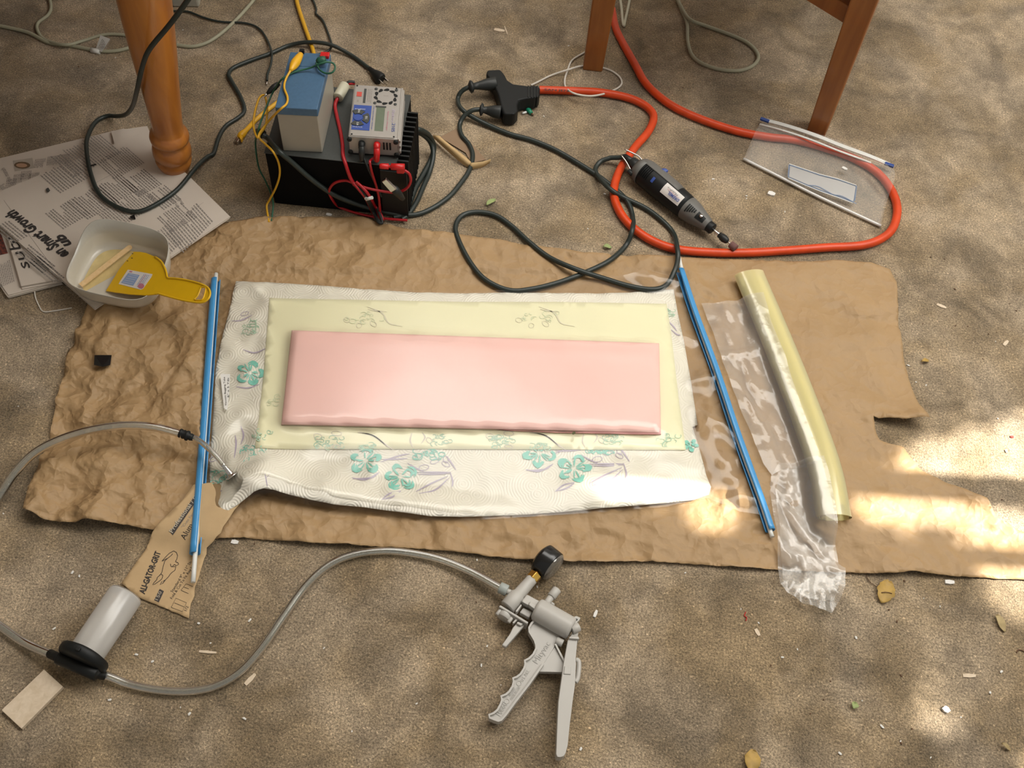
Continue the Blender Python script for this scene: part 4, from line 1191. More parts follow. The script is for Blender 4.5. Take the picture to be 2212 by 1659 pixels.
# ------------------------------------------------------------------ zip bag
zb = thing('zip_bag', 'clear zip-top plastic bag with blue slider ends lying over the orange cord', 'bag', P(1770, 370))
def cordlift(x, y):
    z = np.zeros_like(x)
    pts_ = [P(*q) for q in ((1600, 285), (1660, 296), (1720, 303), (1790, 322), (1850, 345), (1895, 373), (1925, 410))]
    for i in range(len(pts_) - 1):
        for t in np.linspace(0, 1, 5):
            q = pts_[i].lerp(pts_[i + 1], t)
            z = np.maximum(z, .0195 * np.exp(-np.clip(np.hypot(x - q.x, y - q.y) - .010, 0, None) ** 2 / .018 ** 2))
    return z
zbn = Creases(21, 26, (1600, 250, 1940, 490), .0022, .014, .06)
def zz(x, y): return np.maximum(.0035 + np.clip(zbn(x, y), 0, .006), cordlift(x, y))
sheet('bag_film', [(1648, 262), (1715, 282), (1800, 312), (1870, 342), (1932, 366), (1926, 400), (1912, 450), (1903, 489), (1750, 418), (1606, 343), (1625, 300)], zz, .006, m_filmz, zb, z0=.006)
# second wall (bottom layer)
sheet('bag_film', [(1650, 268), (1800, 318), (1925, 368), (1900, 484), (1750, 414), (1610, 342)], lambda x, y: 0.0015 + 0 * x, .02, m_filmz, zb, z0=.0015)
zt = path([(1648, 258, .012), (1700, 272, .022), (1760, 292, .026), (1820, 316, .022), (1880, 338, .020), (1922, 356, .014)], .01, 6)
MB().sweep(zt, [(-.0045, -.001), (.0045, -.001), (.0045, .001), (-.0045, .001)], smooth=False).build('zipper_track', m_white, zb)
zt2 = [q + V(-.006, -.011, -.003) for q in zt]
MB().sweep(zt2[:26], [(-.002, -.0008), (.002, -.0008), (.002, .0008), (-.002, .0008)], smooth=False).build('zipper_track', m_white, zb)
for (px, py, z_) in ((1652, 259, .0155), (1921, 356, .0165)):
    c = P(px, py, z_); d = (zt[-1] - zt[0]).normalized(); s_ = V(-d.y, d.x, 0)
    MB().box(c - d * .009 - s_ * .004 - V(0, 0, .002), d * .018, s_ * .007, V(0, 0, .0045)).build('slider_end', M('blue_slider', (.02, .06, .26), .35), zb, bevel=.001)
gl2 = path([(1606, 343, .005), (1680, 380, .006), (1750, 416, .006), (1830, 454, .006), (1903, 488, .005)], .005, 6)
MB().tube(gl2, .0030, 8).build('bottom_fold', film('glare_white_fold', (.95, .94, .92), .55, (.95, .93, .89), .15, .2, .3), zb)  # real fold; its near-white colour paints in the glare along it
pf = MB()
frm = [(1705, 356), (1735, 366), (1770, 378), (1810, 388), (1850, 402), (1846, 432), (1842, 436), (1810, 424), (1775, 412), (1740, 398), (1703, 382)]
fz = [P(x, y, .0135) for x, y in frm]
pf.ribbon(fz + [fz[0]], .0030); pf.build('printed_frame', M('blue_grey_print', (.20, .25, .34), .5), zb, fixn=False)
pf = MB(); pf.ribbon([q + V(0, .0026, .0002) for q in fz[:5]], .0014).ribbon([q + V(0, -.003, .0002) for q in fz[6:]], .0014); pf.build('printed_frame', m_white, zb, fixn=False)
MB().prism(fz, V(0, 0, -.0002)).build('write_on_panel', film('write_on_white', (1, 1, 1), .22, (.74, .72, .68), .0, .4, .1), zb)
text('XXXXXX', P(1712, 382, .0138), P(1738, 392, .0138), .0032, M('blue_grey_print', (.2, .25, .34)), zb, 'printed_text', 0) if False else None
pf = MB()
pf.ribbon(spline([P(1742, 400, .0142), P(1765, 402, .0142), P(1785, 412, .0142), P(1800, 420, .0142), P(1820, 424, .0142), P(1850, 440, .0142)], 4), .0022)
pf.build('printed_emblem', M('blue_grey_print', (.20, .25, .34), .5), zb, fixn=False)

# ------------------------------------------------------------------ vacuum bagging layup
ZT = .0085                                           # resting height of the towel
towc = Creases(31, 60, (455, 610, 580, 1110), .0022, .012, .06)
towb = Creases(32, 40, (560, 985, 1530, 1100), .0014, .016, .06)
tope = Creases(33, 24, (510, 608, 1450, 650), .0020, .010, .05)
def sheet_mask(x, y):
    return inside(x, y, [(P(*q, ZT).x, P(*q, ZT).y) for q in ((590, 652), (1434, 662), (1474, 964), (562, 962))]).astype(float)
def ztow(x, y):
    z = ZT + np.clip(towc(x, y) + towb(x, y) + tope(x, y), -.0012, .006) * (1 - sheet_mask(x, y))
    z = z + .020 * gauss(x, y, 560, 1050, .040, .05) + .014 * gauss(x, y, 660, 1075, .09, .03)
    z = z + .004 * gauss(x, y, 500, 1030, .03) + .008 * gauss(x, y, 900, 1110, .12, .03) + .006 * gauss(x, y, 1350, 1090, .10, .03)
    # radiating folds from the fitting
    c = pxr(505, 1028); a = np.arctan2(y - c[1], x - c[0]); r = np.hypot(x - c[0], y - c[1])
    z = z + .0016 * np.sin(a * 7) * np.exp(-((r - .04) / .05) ** 2) * np.clip((r - .005) / .02, 0, 1)
    return z
vb = thing('paper_towel_breather', 'white embossed paper towel with teal flowers and lilac stems under clear film', 'paper towel', P(1000, 850, .004))
TOW = [(510, 608), (620, 612), (760, 622), (900, 632), (1010, 634), (1120, 632), (1240, 634), (1360, 632), (1455, 625), (1465, 680), (1478, 740), (1492, 820), (1502, 885), (1507, 918), (1496, 922), (1505, 950), (1515, 985), (1526, 1028), (1536, 1052),
       (1532, 1066, .012), (1500, 1078, .012), (1440, 1086, .013), (1380, 1092, .013), (1300, 1098, .012), (1200, 1104, .014), (1100, 1110, .015), (1000, 1115, .016), (930, 1114, .017), (850, 1103, .018), (780, 1094, .019), (720, 1088, .021), (670, 1078, .024), (625, 1066, .028), (592, 1056, .032), (570, 1054, .034), (548, 1060, .034), (520, 1080, .026), (490, 1102, .018), (462, 1121, .012),
       (456, 1080), (453, 1030), (456, 960), (462, 880), (466, 800), (478, 740), (490, 690), (503, 640)]
sheet('towel', TOW, ztow, .0055, m_towel, vb, solid=.0012, z0=ZT)

ZS = ZT + .0020
cr_s = MB()
def zsheet(x, y): return np.maximum(ztow(x, y) + .0016, ZS)
cs_ = sheet('cream_release_sheet', [(582, 644), (800, 648), (1000, 652), (1200, 652), (1440, 656), (1450, 720), (1466, 860), (1482, 972), (1200, 971), (900, 970), (700, 970), (552, 972), (560, 900), (570, 800), (578, 700)], zsheet, .012, m_creamsheet, solid=.0006, z0=ZS)
tag(cs_, 'cream translucent sheet under the pink foam panel', 'sheet')

# printed flowers
def PT(px, py, m=0):
    q = P(px, py, ZT + .001)
    z = float(ztow(np.array([q.x]), np.array([q.y]))[0]) + .0009
    return P(px, py, z)
def PS(px, py): 
    q = P(px, py, ZS)
    return P(px, py, float(zsheet(np.array([q.x]), np.array([q.y]))[0]) + .0007)
def flower(fn, px, py, R, seed, mat, parent, dens=1.0, squash=.85):
    """teal five-petal flower drawn as loose brush strokes; R in pixels"""
    r = random.Random(seed); mb = MB(); k = 0
    n = 5
    for i in range(n):
        a = 2 * pi * i / n + r.uniform(-.15, .15) + seed
        for s in range(int(5 * dens)):
            # petal outline arcs
            w0 = r.uniform(.30, .55); rad = R * r.uniform(.72, 1.0)
            pts_ = []
            for t in np.linspace(-1, 1, 7):
                aa = a + t * w0; rr = rad * (1 - .22 * t * t) + r.uniform(-1, 1) * R * .03
                pts_.append(fn(px + math.cos(aa) * rr, py + math.sin(aa) * rr * squash) + V(0, 0, k * .000004)); k += 1
            mb.ribbon(pts_, [.0008, .0022, .0034, .0040, .0034, .0022, .0008])
        for s in range(int(3 * dens)):
            aa = a + r.uniform(-.5, .5)
            pts_ = [fn(px + math.cos(aa + .12 * t) * R * t, py + math.sin(aa + .12 * t) * R * t * squash) + V(0, 0, k * .000004) for t in np.linspace(.15, r.uniform(.5, .85), 5)]
            mb.ribbon(pts_, [.0006, .0016, .0022, .0016, .0006]); k += 3
    return mb.build('printed_flower', mat, parent, fixn=False)
def cluster(fn, px, py, wx, wy, n, seed, mat, parent):
    """patch of small scribbled loops"""
    r = random.Random(seed); mb = MB()
    for i in range(n):
        cx0, cy0 = px + r.uniform(-wx, wx), py + r.uniform(-wy, wy); q = r.uniform(3, 8); a0 = r.uniform(0, 6)
        mb.ribbon([fn(cx0 + math.cos(a0 + t) * q, cy0 + math.sin(a0 + t) * q * .7) + V(0, 0, i * .000004) for t in np.linspace(0, r.uniform(2.5, 5), 8)], .0011)
    return mb.build('printed_flower', mat, parent, fixn=False)
def stems(fn, lines, mat, parent, wd=.0016):
    mb = MB()
    for l in lines:
        pts_ = spline([fn(*q) for q in l], 5); n = len(pts_)
        mb.ribbon(pts_, [wd * (.5 + 1.1 * math.sin(pi * i / (n - 1))) for i in range(n)])
    return mb.build('printed_stem', mat, parent, fixn=False)
def leafy(fn, pts_, mat, parent):
    mb = MB()
    for (x, y, L, a, w_) in pts_:
        ca, sa = math.cos(a), math.sin(a); ring = []
        for t in np.linspace(0, 2 * pi, 12): ring.append(fn(x + ca * L * (math.cos(t) + 1) * .5 - sa * w_ * math.sin(t), y + sa * L * (math.cos(t) + 1) * .5 + ca * w_ * math.sin(t)))
        mb.ribbon(ring, .0010)
    return mb.build('printed_leaf', mat, parent, fixn=False)
for ox, oy in ((0, 0), (375, -18)):
    flower(PT, 790 + ox, 995 + oy * .9, 36, 1 + ox, m_teal, vb)
    flower(PT, 865 + ox, 1030 + oy, 37, 2 + ox, m_teal, vb)
    cluster(PT, 925 + ox, 982 + oy * .6, 30, 8, 26, 3 + ox, m_teal, vb)
    stems(PT, [[(822 + ox, 998 + oy), (860 + ox, 985 + oy), (885 + ox, 980 + oy)], [(825 + ox, 992 + oy), (850 + ox, 992 + oy), (880 + ox, 990 + oy)], [(900 + ox, 1020 + oy), (940 + ox, 1020 + oy), (972 + ox, 1020 + oy)],
               [(902 + ox, 1024 + oy), (940 + ox, 1024 + oy), (972 + ox, 1022 + oy)], [(972 + ox, 1018 + oy), (978 + ox, 1040 + oy), (976 + ox, 1052 + oy)], [(880 + ox, 1000 + oy), (900 + ox, 1012 + oy), (915 + ox, 1018 + oy)],
               [(968 + ox, 1028 + oy), (930 + ox, 1045 + oy), (898 + ox, 1062 + oy)], [(970 + ox, 1032 + oy), (940 + ox, 1058 + oy), (905 + ox, 1066 + oy)], [(824 + ox, 1080 + oy), (842 + ox, 1066 + oy), (866 + ox, 1060 + oy)], [(824 + ox, 1079 + oy), (848 + ox, 1073 + oy), (866 + ox, 1061 + oy)],
               [(760 + ox, 1032 + oy), (790 + ox, 1036 + oy), (820 + ox, 1020 + oy)], [(762 + ox, 1034 + oy), (800 + ox, 1032 + oy), (818 + ox, 1022 + oy)], [(965 + ox, 985 + oy), (975 + ox, 1000 + oy), (985 + ox, 1015 + oy)]], m_purple, vb)
    leafy(PT, [(905 + ox, 1012 + oy, 22, -.2, 6), (930 + ox, 1000 + oy, 20, -.4, 5), (955 + ox, 998 + oy, 18, .5, 5), (960 + ox, 985 + oy, 16, 1.2, 5)], m_purple, vb)
flower(PT, 540, 805, 31, 5, m_teal, vb); cluster(PT, 540, 705, 20, 16, 18, 6, m_tealg, vb); cluster(PT, 545, 985, 26, 20, 26, 7, m_teal, vb)
cluster(PT, 478, 1030, 20, 12, 26, 8, m_teal, vb); flower(PT, 1492, 962, 15, 9, m_teal, vb); cluster(PT, 1442, 676, 14, 14, 14, 10, m_tealg, vb)
stems(PT, [[(510, 835), (535, 838), (560, 830)], [(500, 693), (520, 692), (545, 680)], [(525, 755), (550, 762), (575, 752)], [(508, 940), (510, 960), (506, 990)], [(520, 920), (526, 940), (520, 960)], [(460, 1072), (472, 1062), (480, 1060)], [(560, 1000), (570, 1020), (578, 1050)], [(540, 1038), (560, 1030), (580, 1022)], [(555, 1018), (575, 1014), (590, 1020)], [(1440, 690), (1455, 705), (1462, 715)], [(1450, 712), (1462, 722), (1470, 724)]], m_purple, vb)
leafy(PT, [(575, 985, 24, .2, 6), (560, 1030, 22, -.3, 6), (520, 680, 18, -.3, 4), (452, 995, 22, -.4, 5), (535, 1008, 16, -.5, 5)], m_purple, vb)
# the same print showing faintly through the cream sheet
for ox in (0, 372):
    cluster(PS, 790 + ox, 685, 42, 10, 16, 20 + ox, m_tealf, cs_); stems(PS, [[(792 + ox, 662), (825 + ox, 676), (840 + ox, 698), (870 + ox, 705)], [(795 + ox, 668), (815 + ox, 672), (836 + ox, 673)]], m_purplef, cs_, .0014)
    leafy(PS, [(742 + ox, 690, 14, .2, 5), (770 + ox, 705, 12, -.3, 5), (800 + ox, 695, 16, .6, 5)], m_purplef, cs_)
    cluster(PS, 712 + ox, 955, 28, 12, 26, 40 + ox, m_tealg, cs_); cluster(PS, 795 + ox, 964, 20, 5, 14, 41 + ox, m_tealg, cs_); cluster(PS, 950 + ox, 950, 22, 10, 16, 42 + ox, m_tealg, cs_)
    stems(PS, [[(772 + ox, 934), (805 + ox, 940), (830 + ox, 958), (850 + ox, 972)], [(776 + ox, 933), (808 + ox, 942), (838 + ox, 966)], [(890 + ox, 935), (886 + ox, 952), (892 + ox, 966)], [(912 + ox, 934), (918 + ox, 945), (910 + ox, 958)]], m_purpleg, cs_, .0014)
    leafy(PS, [(678 + ox, 940, 18, .3, 6), (716 + ox, 935, 22, .1, 5), (718 + ox, 964, 18, .1, 4), (922 + ox, 946, 14, .8, 5)], m_purpleg, cs_)
cluster(PS, 568, 940, 22, 10, 16, 60, m_tealg, cs_); cluster(PS, 1445, 950, 24, 12, 14, 61, m_tealg, cs_); cluster(PS, 590, 870, 12, 20, 8, 62, m_tealf, cs_)

# pink foam panel
pk = thing('pink_foam_panel', 'long flat pink foam panel in the middle of the clear bag', 'foam panel', P(1015, 830, ZS))
FZ = ZS + .0012
tlp, trp, brp, blp = P(630, 712, FZ + .003), P(1424, 740, FZ + .003), P(1428, 934, FZ + .003), P(607, 916, FZ + .003)
def fpos(u, v): return tlp.lerp(trp, u).lerp(blp.lerp(brp, u), v)
NU, NV = 90, 40
vs, fs = [], []
def fprof(u, v):
    e = min(u, 1 - u) * .6 ; endf = min(1, e / .012)
    back = min(1, v / .035)
    base = .0014 + .0048 * math.sin(min(1, back) * pi / 2) * (1 if v < .2 else 1)
    h = base + .0014 * math.exp(-((v - .16) / .07) ** 2) - .0025 * max(0, (v - .2) / .8)
    if v > .985: h -= .0006
    return max(.0012, h * (.35 + .65 * math.sin(endf * pi / 2)))
us = np.concatenate([np.linspace(0, .03, 10)[:-1], np.linspace(.03, .97, NU - 18), np.linspace(.97, 1, 10)[1:]])
vv = np.concatenate([np.linspace(0, .05, 9)[:-1], np.linspace(.05, .96, NV - 15), np.linspace(.96, 1, 8)[1:]])
for v in vv:
    for u in us:
        q = fpos(u, v); vs.append((q.x, q.y, FZ + fprof(u, v)))
n1, n2 = len(us), len(vv)
fs = [(j * n1 + i, (j + 1) * n1 + i, (j + 1) * n1 + i + 1, j * n1 + i + 1) for j in range(n2 - 1) for i in range(n1 - 1)]
per = [i for i in range(n1)] + [j * n1 + n1 - 1 for j in range(1, n2)] + [(n2 - 1) * n1 + i for i in range(n1 - 2, -1, -1)] + [j * n1 for j in range(n2 - 2, 0, -1)]
base = len(vs)
vs += [(vs[i][0], vs[i][1], FZ) for i in per]
k = len(per)
fs += [(per[i], per[(i + 1) % k], base + (i + 1) % k, base + i) for i in range(k)]
MB().add(vs, fs, True).build('foam_core', m_pink, pk)
lip = [P(935, 923, FZ + .002), P(1070, 922, FZ + .002), P(1110, 930, FZ + .002), P(1240, 933, FZ + .002), P(1427, 927, FZ + .002), P(1428, 938, FZ + .002), P(1380, 938, FZ + .002), P(1200, 934, FZ + .002), P(1060, 926, FZ + .002)]
MB().prism(lip, V(0, 0, -.0018)).build('lower_skin_edge', m_pinkd, pk)
stn = MB()

# ---- clear film of the bag
fold_r = Creases(41, 34, (1455, 600, 1640, 1120), .0085, .016, .09, .2)
fold_l = Creases(42, 20, (440, 640, 510, 1130), .006, .012, .05)
fold_t = Creases(43, 10, (1380, 585, 1480, 640), .007, .012, .05)
foamw = [fpos(0, 0), fpos(1, 0), fpos(1, 1), fpos(0, 1)]
def zfilm(x, y):
    z = np.maximum(ztow(x, y) + .0022, .010)
    tw = inside(x, y, [(P(*q[:2], ZT).x, P(*q[:2], ZT).y) for q in TOW]).astype(float)
    z = np.where(tw > 0, z, .0105)
    shm = inside(x, y, [(P(*q, ZS).x, P(*q, ZS).y) for q in ((576, 640), (1446, 650), (1488, 976), (546, 976))])
    z = np.where(shm, np.maximum(z, zsheet(x, y) + .0012), z)
    fm = inside(x, y, [(q.x, q.y) for q in foamw])
    z = np.where(fm, np.maximum(z, FZ + .0086), z)
    # rest over the black cord at the upper right
    z = np.maximum(z, .020 * gauss(x, y, 1420, 615, .05, .03))
    fr_ = np.clip(fold_r(x, y) + fold_l(x, y) + fold_t(x, y), -.002, .022) * (1 - tw * .85)
    return z + fr_
FILM = [(468, 640), (500, 604), (620, 606), (760, 614), (900, 626), (1010, 630), (1120, 622), (1250, 604), (1390, 588), (1468, 584, .02), (1500, 680), (1545, 800), (1592, 940), (1630, 1050), (1648, 1112),
        (1600, 1104), (1545, 1080), (1530, 1072, .014), (1440, 1092, .015), (1300, 1104, .015), (1100, 1115, .017), (1000, 1120, .018), (930, 1119, .019), (850, 1108, .020), (720, 1093, .023), (625, 1071, .030), (570, 1058, .036), (520, 1086, .028), (462, 1130, .014), (432, 1182), (428, 1140), (436, 1040), (446, 900), (456, 780)]
vfs, ffs = sheet_mesh([P(q[0], q[1], q[2] if len(q) > 2 else .013) for q in FILM], .006, zfilm)
# smooth the film so it drapes
def relax(vs, fs, it=2):
    v = np.array(vs); n = len(v)
    e = np.array([(f[i], f[(i + 1) % len(f)]) for f in fs for i in range(len(f))])
    for _ in range(it):
        s = np.zeros(n); c = np.zeros(n)
        np.add.at(s, e[:, 0], v[e[:, 1], 2]); np.add.at(c, e[:, 0], 1)
        np.add.at(s, e[:, 1], v[e[:, 0], 2]); np.add.at(c, e[:, 1], 1)
        v[:, 2] = .4 * v[:, 2] + .6 * s / np.maximum(c, 1)
    return [tuple(q) for q in v]
bag = thing('vacuum_bag', 'large clear plastic film bag stretched over the pink panel and towel', 'bag', P(1000, 850, .013))
MB().add(relax(vfs, ffs, 3), ffs, True).build('bag_film', m_film, bag, fixn=False)
# handwritten tape label on the bag
zl = .0185
lab = [P(476, 808, zl), P(497, 808, zl), P(495, 850, zl), P(491, 886, zl), P(484, 882, zl), P(479, 840, zl)]
tape = MB().prism(lab, V(0, 0, -.0003)).build('tape_label', m_crumb, bag)
text('Vacuum Bagging Tube', P(489.5, 876, zl + .0004), P(486, 814, zl + .0004), .0028, m_inkdark, tape, 'handwriting', 0)
text('6" x 5 Yds', P(495, 858, zl + .0004), P(494.5, 816, zl + .0004), .0028, m_inkdark, tape, 'handwriting', 0)

# sealing rods
def seal(label, blue, white, side, z):
    t = thing('sealing_rod', label, 'sealing rod', P(*blue[len(blue) // 2], 0))
    bpth = path(blue, z, 8); wpth = path(white, z + .0003, 8)
    prof_ = []
    for r_o, rng_ in ((.0078, np.linspace(0, 1, 15)), (.0062, np.linspace(1, 0, 15))):
        for q in rng_:
            a = side + .62 + q * (2 * pi - 1.24)
            prof_.append((r_o * math.cos(a), r_o * math.sin(a)))
    MB().sweep(bpth, prof_, True, True).build('channel', m_rodblue, t)
    MB().tube(wpth, .0034, 12).build('inner_rod', m_white, t)
    return t
# side angle measured in the (side, up) profile plane; 0 = left of travel direction
seal('blue sealing rod with a white core along the left end of the bag', [(466, 604), (456, 740), (446, 880), (434, 1040), (421, 1196)], [(467, 591), (456, 740), (446, 880), (434, 1040), (417, 1258)], pi * .84, .0125)
seal('blue sealing rod with a white core along the right end of the bag', [(1469, 584), (1500, 678), (1545, 800), (1590, 936), (1640, 1075), (1664, 1146)], [(1464, 546), (1484, 625), (1520, 732), (1560, 845), (1602, 972), (1640, 1075), (1668, 1160)], pi * .14, .0145)

# ------------------------------------------------------------------ yellow roll and loose clear film
yr = thing('pale_yellow_film_roll', 'flattened roll of pale yellow plastic film right of the bag', 'film roll', P(1710, 850, .004))
ax = path([(1618, 592), (1664, 700), (1709, 810), (1753, 925), (1784, 1020), (1802, 1118)], .017, 8)
spi = []
for i in range(64):
    a = 2 * pi * 2.3 * i / 63; k = 1 - .16 * i / 63
    spi.append((0.0280 * k * math.cos(a), .0125 * k * math.sin(a)))
MB().sweep(ax, spi, False, False).build('roll', m_yroll, yr)
spi2 = [(.0175 * math.cos(2 * pi * i / 24) - .003, .0082 * math.sin(2 * pi * i / 24)) for i in range(24)]
MB().sweep(ax[1:-2], spi2, True, False).build('inner_turns', M('cream_yellow_core', (.95, .84, .52), .45, var=.12, vs=30), yr)
axd = [ax[i].lerp(ax[i + 1], t / 5) for i in range(len(ax) - 1) for t in range(5)]
def rolllift(x, y, hh=.031):
    d = np.full(x.shape, 9.0)
    for q in axd: d = np.minimum(d, np.hypot(x - q.x, y - q.y))
    k_ = hh - .031
    return np.where(d < .0315, .0165 + k_ + .0155 * np.sqrt(np.clip(1 - (d / .0315) ** 2, 0, 1)), np.clip(.0165 + k_ - (d - .0315) * 1.1, 0, None))
_d = P(1700, 1005) - P(1540, 652); aA = math.atan2(_d.y, _d.x)
lfA1 = Creases(51, 16, (1540, 680, 1700, 1000), .0050, .016, .12, .1)
lfA2 = Creases(53, 34, (1530, 660, 1720, 1000), .0042, .0075, .10, .08, aA, .12)
lfA = lambda x, y: lfA1(x, y) + lfA2(x, y)
lfB1 = Creases(52, 34, (1670, 1000, 1825, 1320), .0060, .012, .05, .3)
lfB2 = Creases(54, 26, (1675, 1010, 1800, 1220), .0040, .007, .07, .1, aA, .18)
lfB3 = Creases(55, 26, (1680, 1210, 1830, 1320), .0050, .009, .04, .3)
lfB = lambda x, y: lfB1(x, y) + lfB2(x, y) + lfB3(x, y)
def zA(x, y): return np.maximum(.011 + np.clip(lfA(x, y), -.002, .016), rolllift(x, y) + .5 * np.clip(lfA(x, y), 0, .004))
fa = thing('loose_clear_film', 'wrinkled clear plastic film strip lying over the left side of the yellow roll', 'film', P(1640, 820))
vA, fA = sheet_mesh([P(x, y, .015) for x, y in [(1516, 652), (1580, 648), (1644, 644), (1660, 705), (1690, 780), (1705, 830), (1730, 900), (1762, 985), (1760, 1010), (1700, 1008), (1668, 1025), (1650, 1000), (1630, 950), (1600, 880), (1560, 775), (1535, 700)]], .004, zA)
MB().add(relax(vA, fA, 1), fA, True).build('film', m_filmw, fa, fixn=False)
def zB(x, y): return np.maximum(.010 + np.clip(lfB(x, y), -.002, .018), rolllift(x, y, .035) + .5 * np.clip(lfB(x, y), 0, .004))
fb = thing('loose_clear_film', 'crumpled end of clear plastic film hanging off the kraft paper onto the carpet', 'film', P(1745, 1200))
vB, fB = sheet_mesh([P(x, y, .012) for x, y in [(1682, 1000), (1725, 998), (1770, 1000), (1782, 1040), (1795, 1110), (1806, 1180), (1813, 1216), (1827, 1226), (1826, 1266), (1812, 1300), (1798, 1323), (1762, 1311), (1735, 1303), (1700, 1282), (1684, 1262), (1682, 1226), (1676, 1140), (1664, 1060), (1665, 1030)]], .004, zB)
MB().add(relax(vB, fB, 1), fB, True).build('film', m_filmw, fb, fixn=False)
vB2, fB2 = sheet_mesh([P(x, y, .008) for x, y in [(1690, 1010), (1765, 1010), (1790, 1110), (1806, 1216), (1820, 1240), (1800, 1300), (1740, 1292), (1692, 1258), (1684, 1140), (1674, 1060)]], .008, lambda x, y: np.maximum(.007 + np.clip(lfB(x + .02, y + .01), -.001, .010), rolllift(x, y, .0325)))
MB().add(relax(vB2, fB2, 1), fB2, True).build('film', m_filmw, fb, fixn=False)

# ------------------------------------------------------------------ torn sandpaper wrapper
sp = thing('sandpaper_sheet', 'torn tan sandpaper sheet printed with black lettering and a lizard drawing', 'sandpaper', P(380, 1200))
ZSP = .011
def zsp(x, y):
    return np.maximum(.0025, zk(x, y) * 0 + .0016) + .0125 * (1 / (1 + np.exp(-(y - P(330, 1165).y) / .006))) + .0015 * gauss(x, y, 300, 1245, .05) - .0006 * np.exp(-((y - P(320, 1190).y) / .003) ** 2)
SPX = [(418, 1047, .015), (400, 1072, .015), (385, 1090, .015), (345, 1128, .014), (330, 1150, .010), (316, 1184, .004), (290, 1220, .004), (262, 1260, .004), (300, 1290, .004), (345, 1309, .004), (408, 1335, .004), (409, 1318, .004), (412, 1302, .004), (420, 1285, .004), (421, 1266, .004), (428, 1250, .004), (432, 1234, .004), (436, 1222, .004), (440, 1208, .004), (446, 1196, .004), (447, 1184, .004), (455, 1178, .005), (462, 1172, .006), (468, 1162, .009), (478, 1152, .012), (482, 1138, .014), (492, 1124, .015), (502, 1108, .015), (520, 1085, .015), (470, 1040, .015)]
sheet('paper', SPX, zsp, .006, m_sandback, sp, solid=.0006, jit=.0005)
def PP(px, py):
    q = P(px, py, .006)
    for _ in range(3): q = P(px, py, float(zsp(np.array([q.x]), np.array([q.y]))[0]) + .0005)
    return q
def sheettext(s, a, b, h, mat, **kw): 
    A_, B_ = PP(*a), PP(*b)
    return text(s, A_, B_, h, mat, sp, surf=zsp, **kw)
sheettext('ALI-GATOR-GRIT', (312, 1284), (348, 1192), .0085, m_inkdark, name='lettering', z=.0004, shear=.15, bold=.035)
bm_ = MB()
for i in range(12):
    t0, t1 = i / 12, (i + 1) / 12
    e = lambda t, o: PP(367 + 57 * t + o[0], 1149 - 83 * t + o[1])
    bm_.add([e(t0, (0, 0)), e(t0, (6.5, 7)), e(t1, (6.5, 7)), e(t1, (0, 0))], [(0, 1, 2, 3)])
bm_.build('print_bar', M('dark_brown_ink', (.06, .05, .045), .8), sp)
A_, B_ = PP(373, 1152), PP(428, 1073)
text('Professional / C', A_, B_, .0062, M('pale_ink', (.50, .44, .34), .8), sp, 'lettering', .0011, bold=.015, surf=zsp)
sheettext('"Cuts Fast', (396, 1141), (421, 1107), .0040, m_ink, name='lettering', z=.0004)
sheettext('Alum', (400, 1167), (418, 1135), .0085, m_inkdark, name='lettering', z=.0004)
sheettext('Standard 9" x 11" Sh', (373, 1280), (414, 1214), .0040, m_inkdark, name='lettering', z=.0004)
sheettext('Fold & Cut To Fit Any S', (372, 1294), (417, 1226), .0040, m_inkdark, name='lettering', z=.0004)
sheettext('1/2', (403, 1320), (408, 1310), .004, m_inkdark, name='lettering', z=.0004)
def lines(lst, wd=.0006, name='printed_line', mat=None):
    mb = MB()
    for l in lst: mb.ribbon([PP(*q) + V(0, 0, .0002) for q in l], wd)
    return mb.build(name, mat or m_inkdark, sp, fixn=False)
lines([[(370, 1312), (380, 1292), (403, 1302), (394, 1321), (370, 1312)], [(377, 1302), (398, 1311)], [(391, 1275), (402, 1261), (417, 1267)], [(391, 1275), (407, 1282)], [(397, 1268), (408, 1272)]], .0005)
MB().prism([PP(333, 1296), PP(343, 1301), PP(354, 1277), (PP(345, 1272))], V(0, 0, -.0003)).build('print_block', M('dark_brown_ink', (.06, .05, .045), .8), sp)
text('150', PP(341, 1297), PP(350, 1279), .0045, M('pale_ink', (.5, .44, .34), .8), sp, 'lettering', .0011, surf=zsp)
# reclining reptile drawn in outline
liz = [[(350, 1212), (358, 1203), (366, 1195), (375, 1190), (381, 1193), (384, 1200), (382, 1208), (379, 1213)], [(350, 1212), (362, 1206), (370, 1200), (373, 1196)], [(362, 1206), (356, 1212), (352, 1226), (350, 1236), (345, 1243), (340, 1247)],
       [(379, 1213), (385, 1216), (386, 1219), (381, 1222), (377, 1219), (373, 1223)], [(368, 1218), (370, 1224), (380, 1224), (378, 1232), (372, 1236), (368, 1240), (364, 1246), (358, 1252), (352, 1256)],
       [(340, 1247), (339, 1252), (333, 1258), (330, 1263), (334, 1262), (340, 1258), (346, 1254), (350, 1250)], [(350, 1256), (346, 1263), (352, 1260), (358, 1252)], [(344, 1243), (348, 1240), (352, 1243), (350, 1250)]]
lines([[tuple(q) for q in l] for l in liz], .0008, 'lizard_drawing')

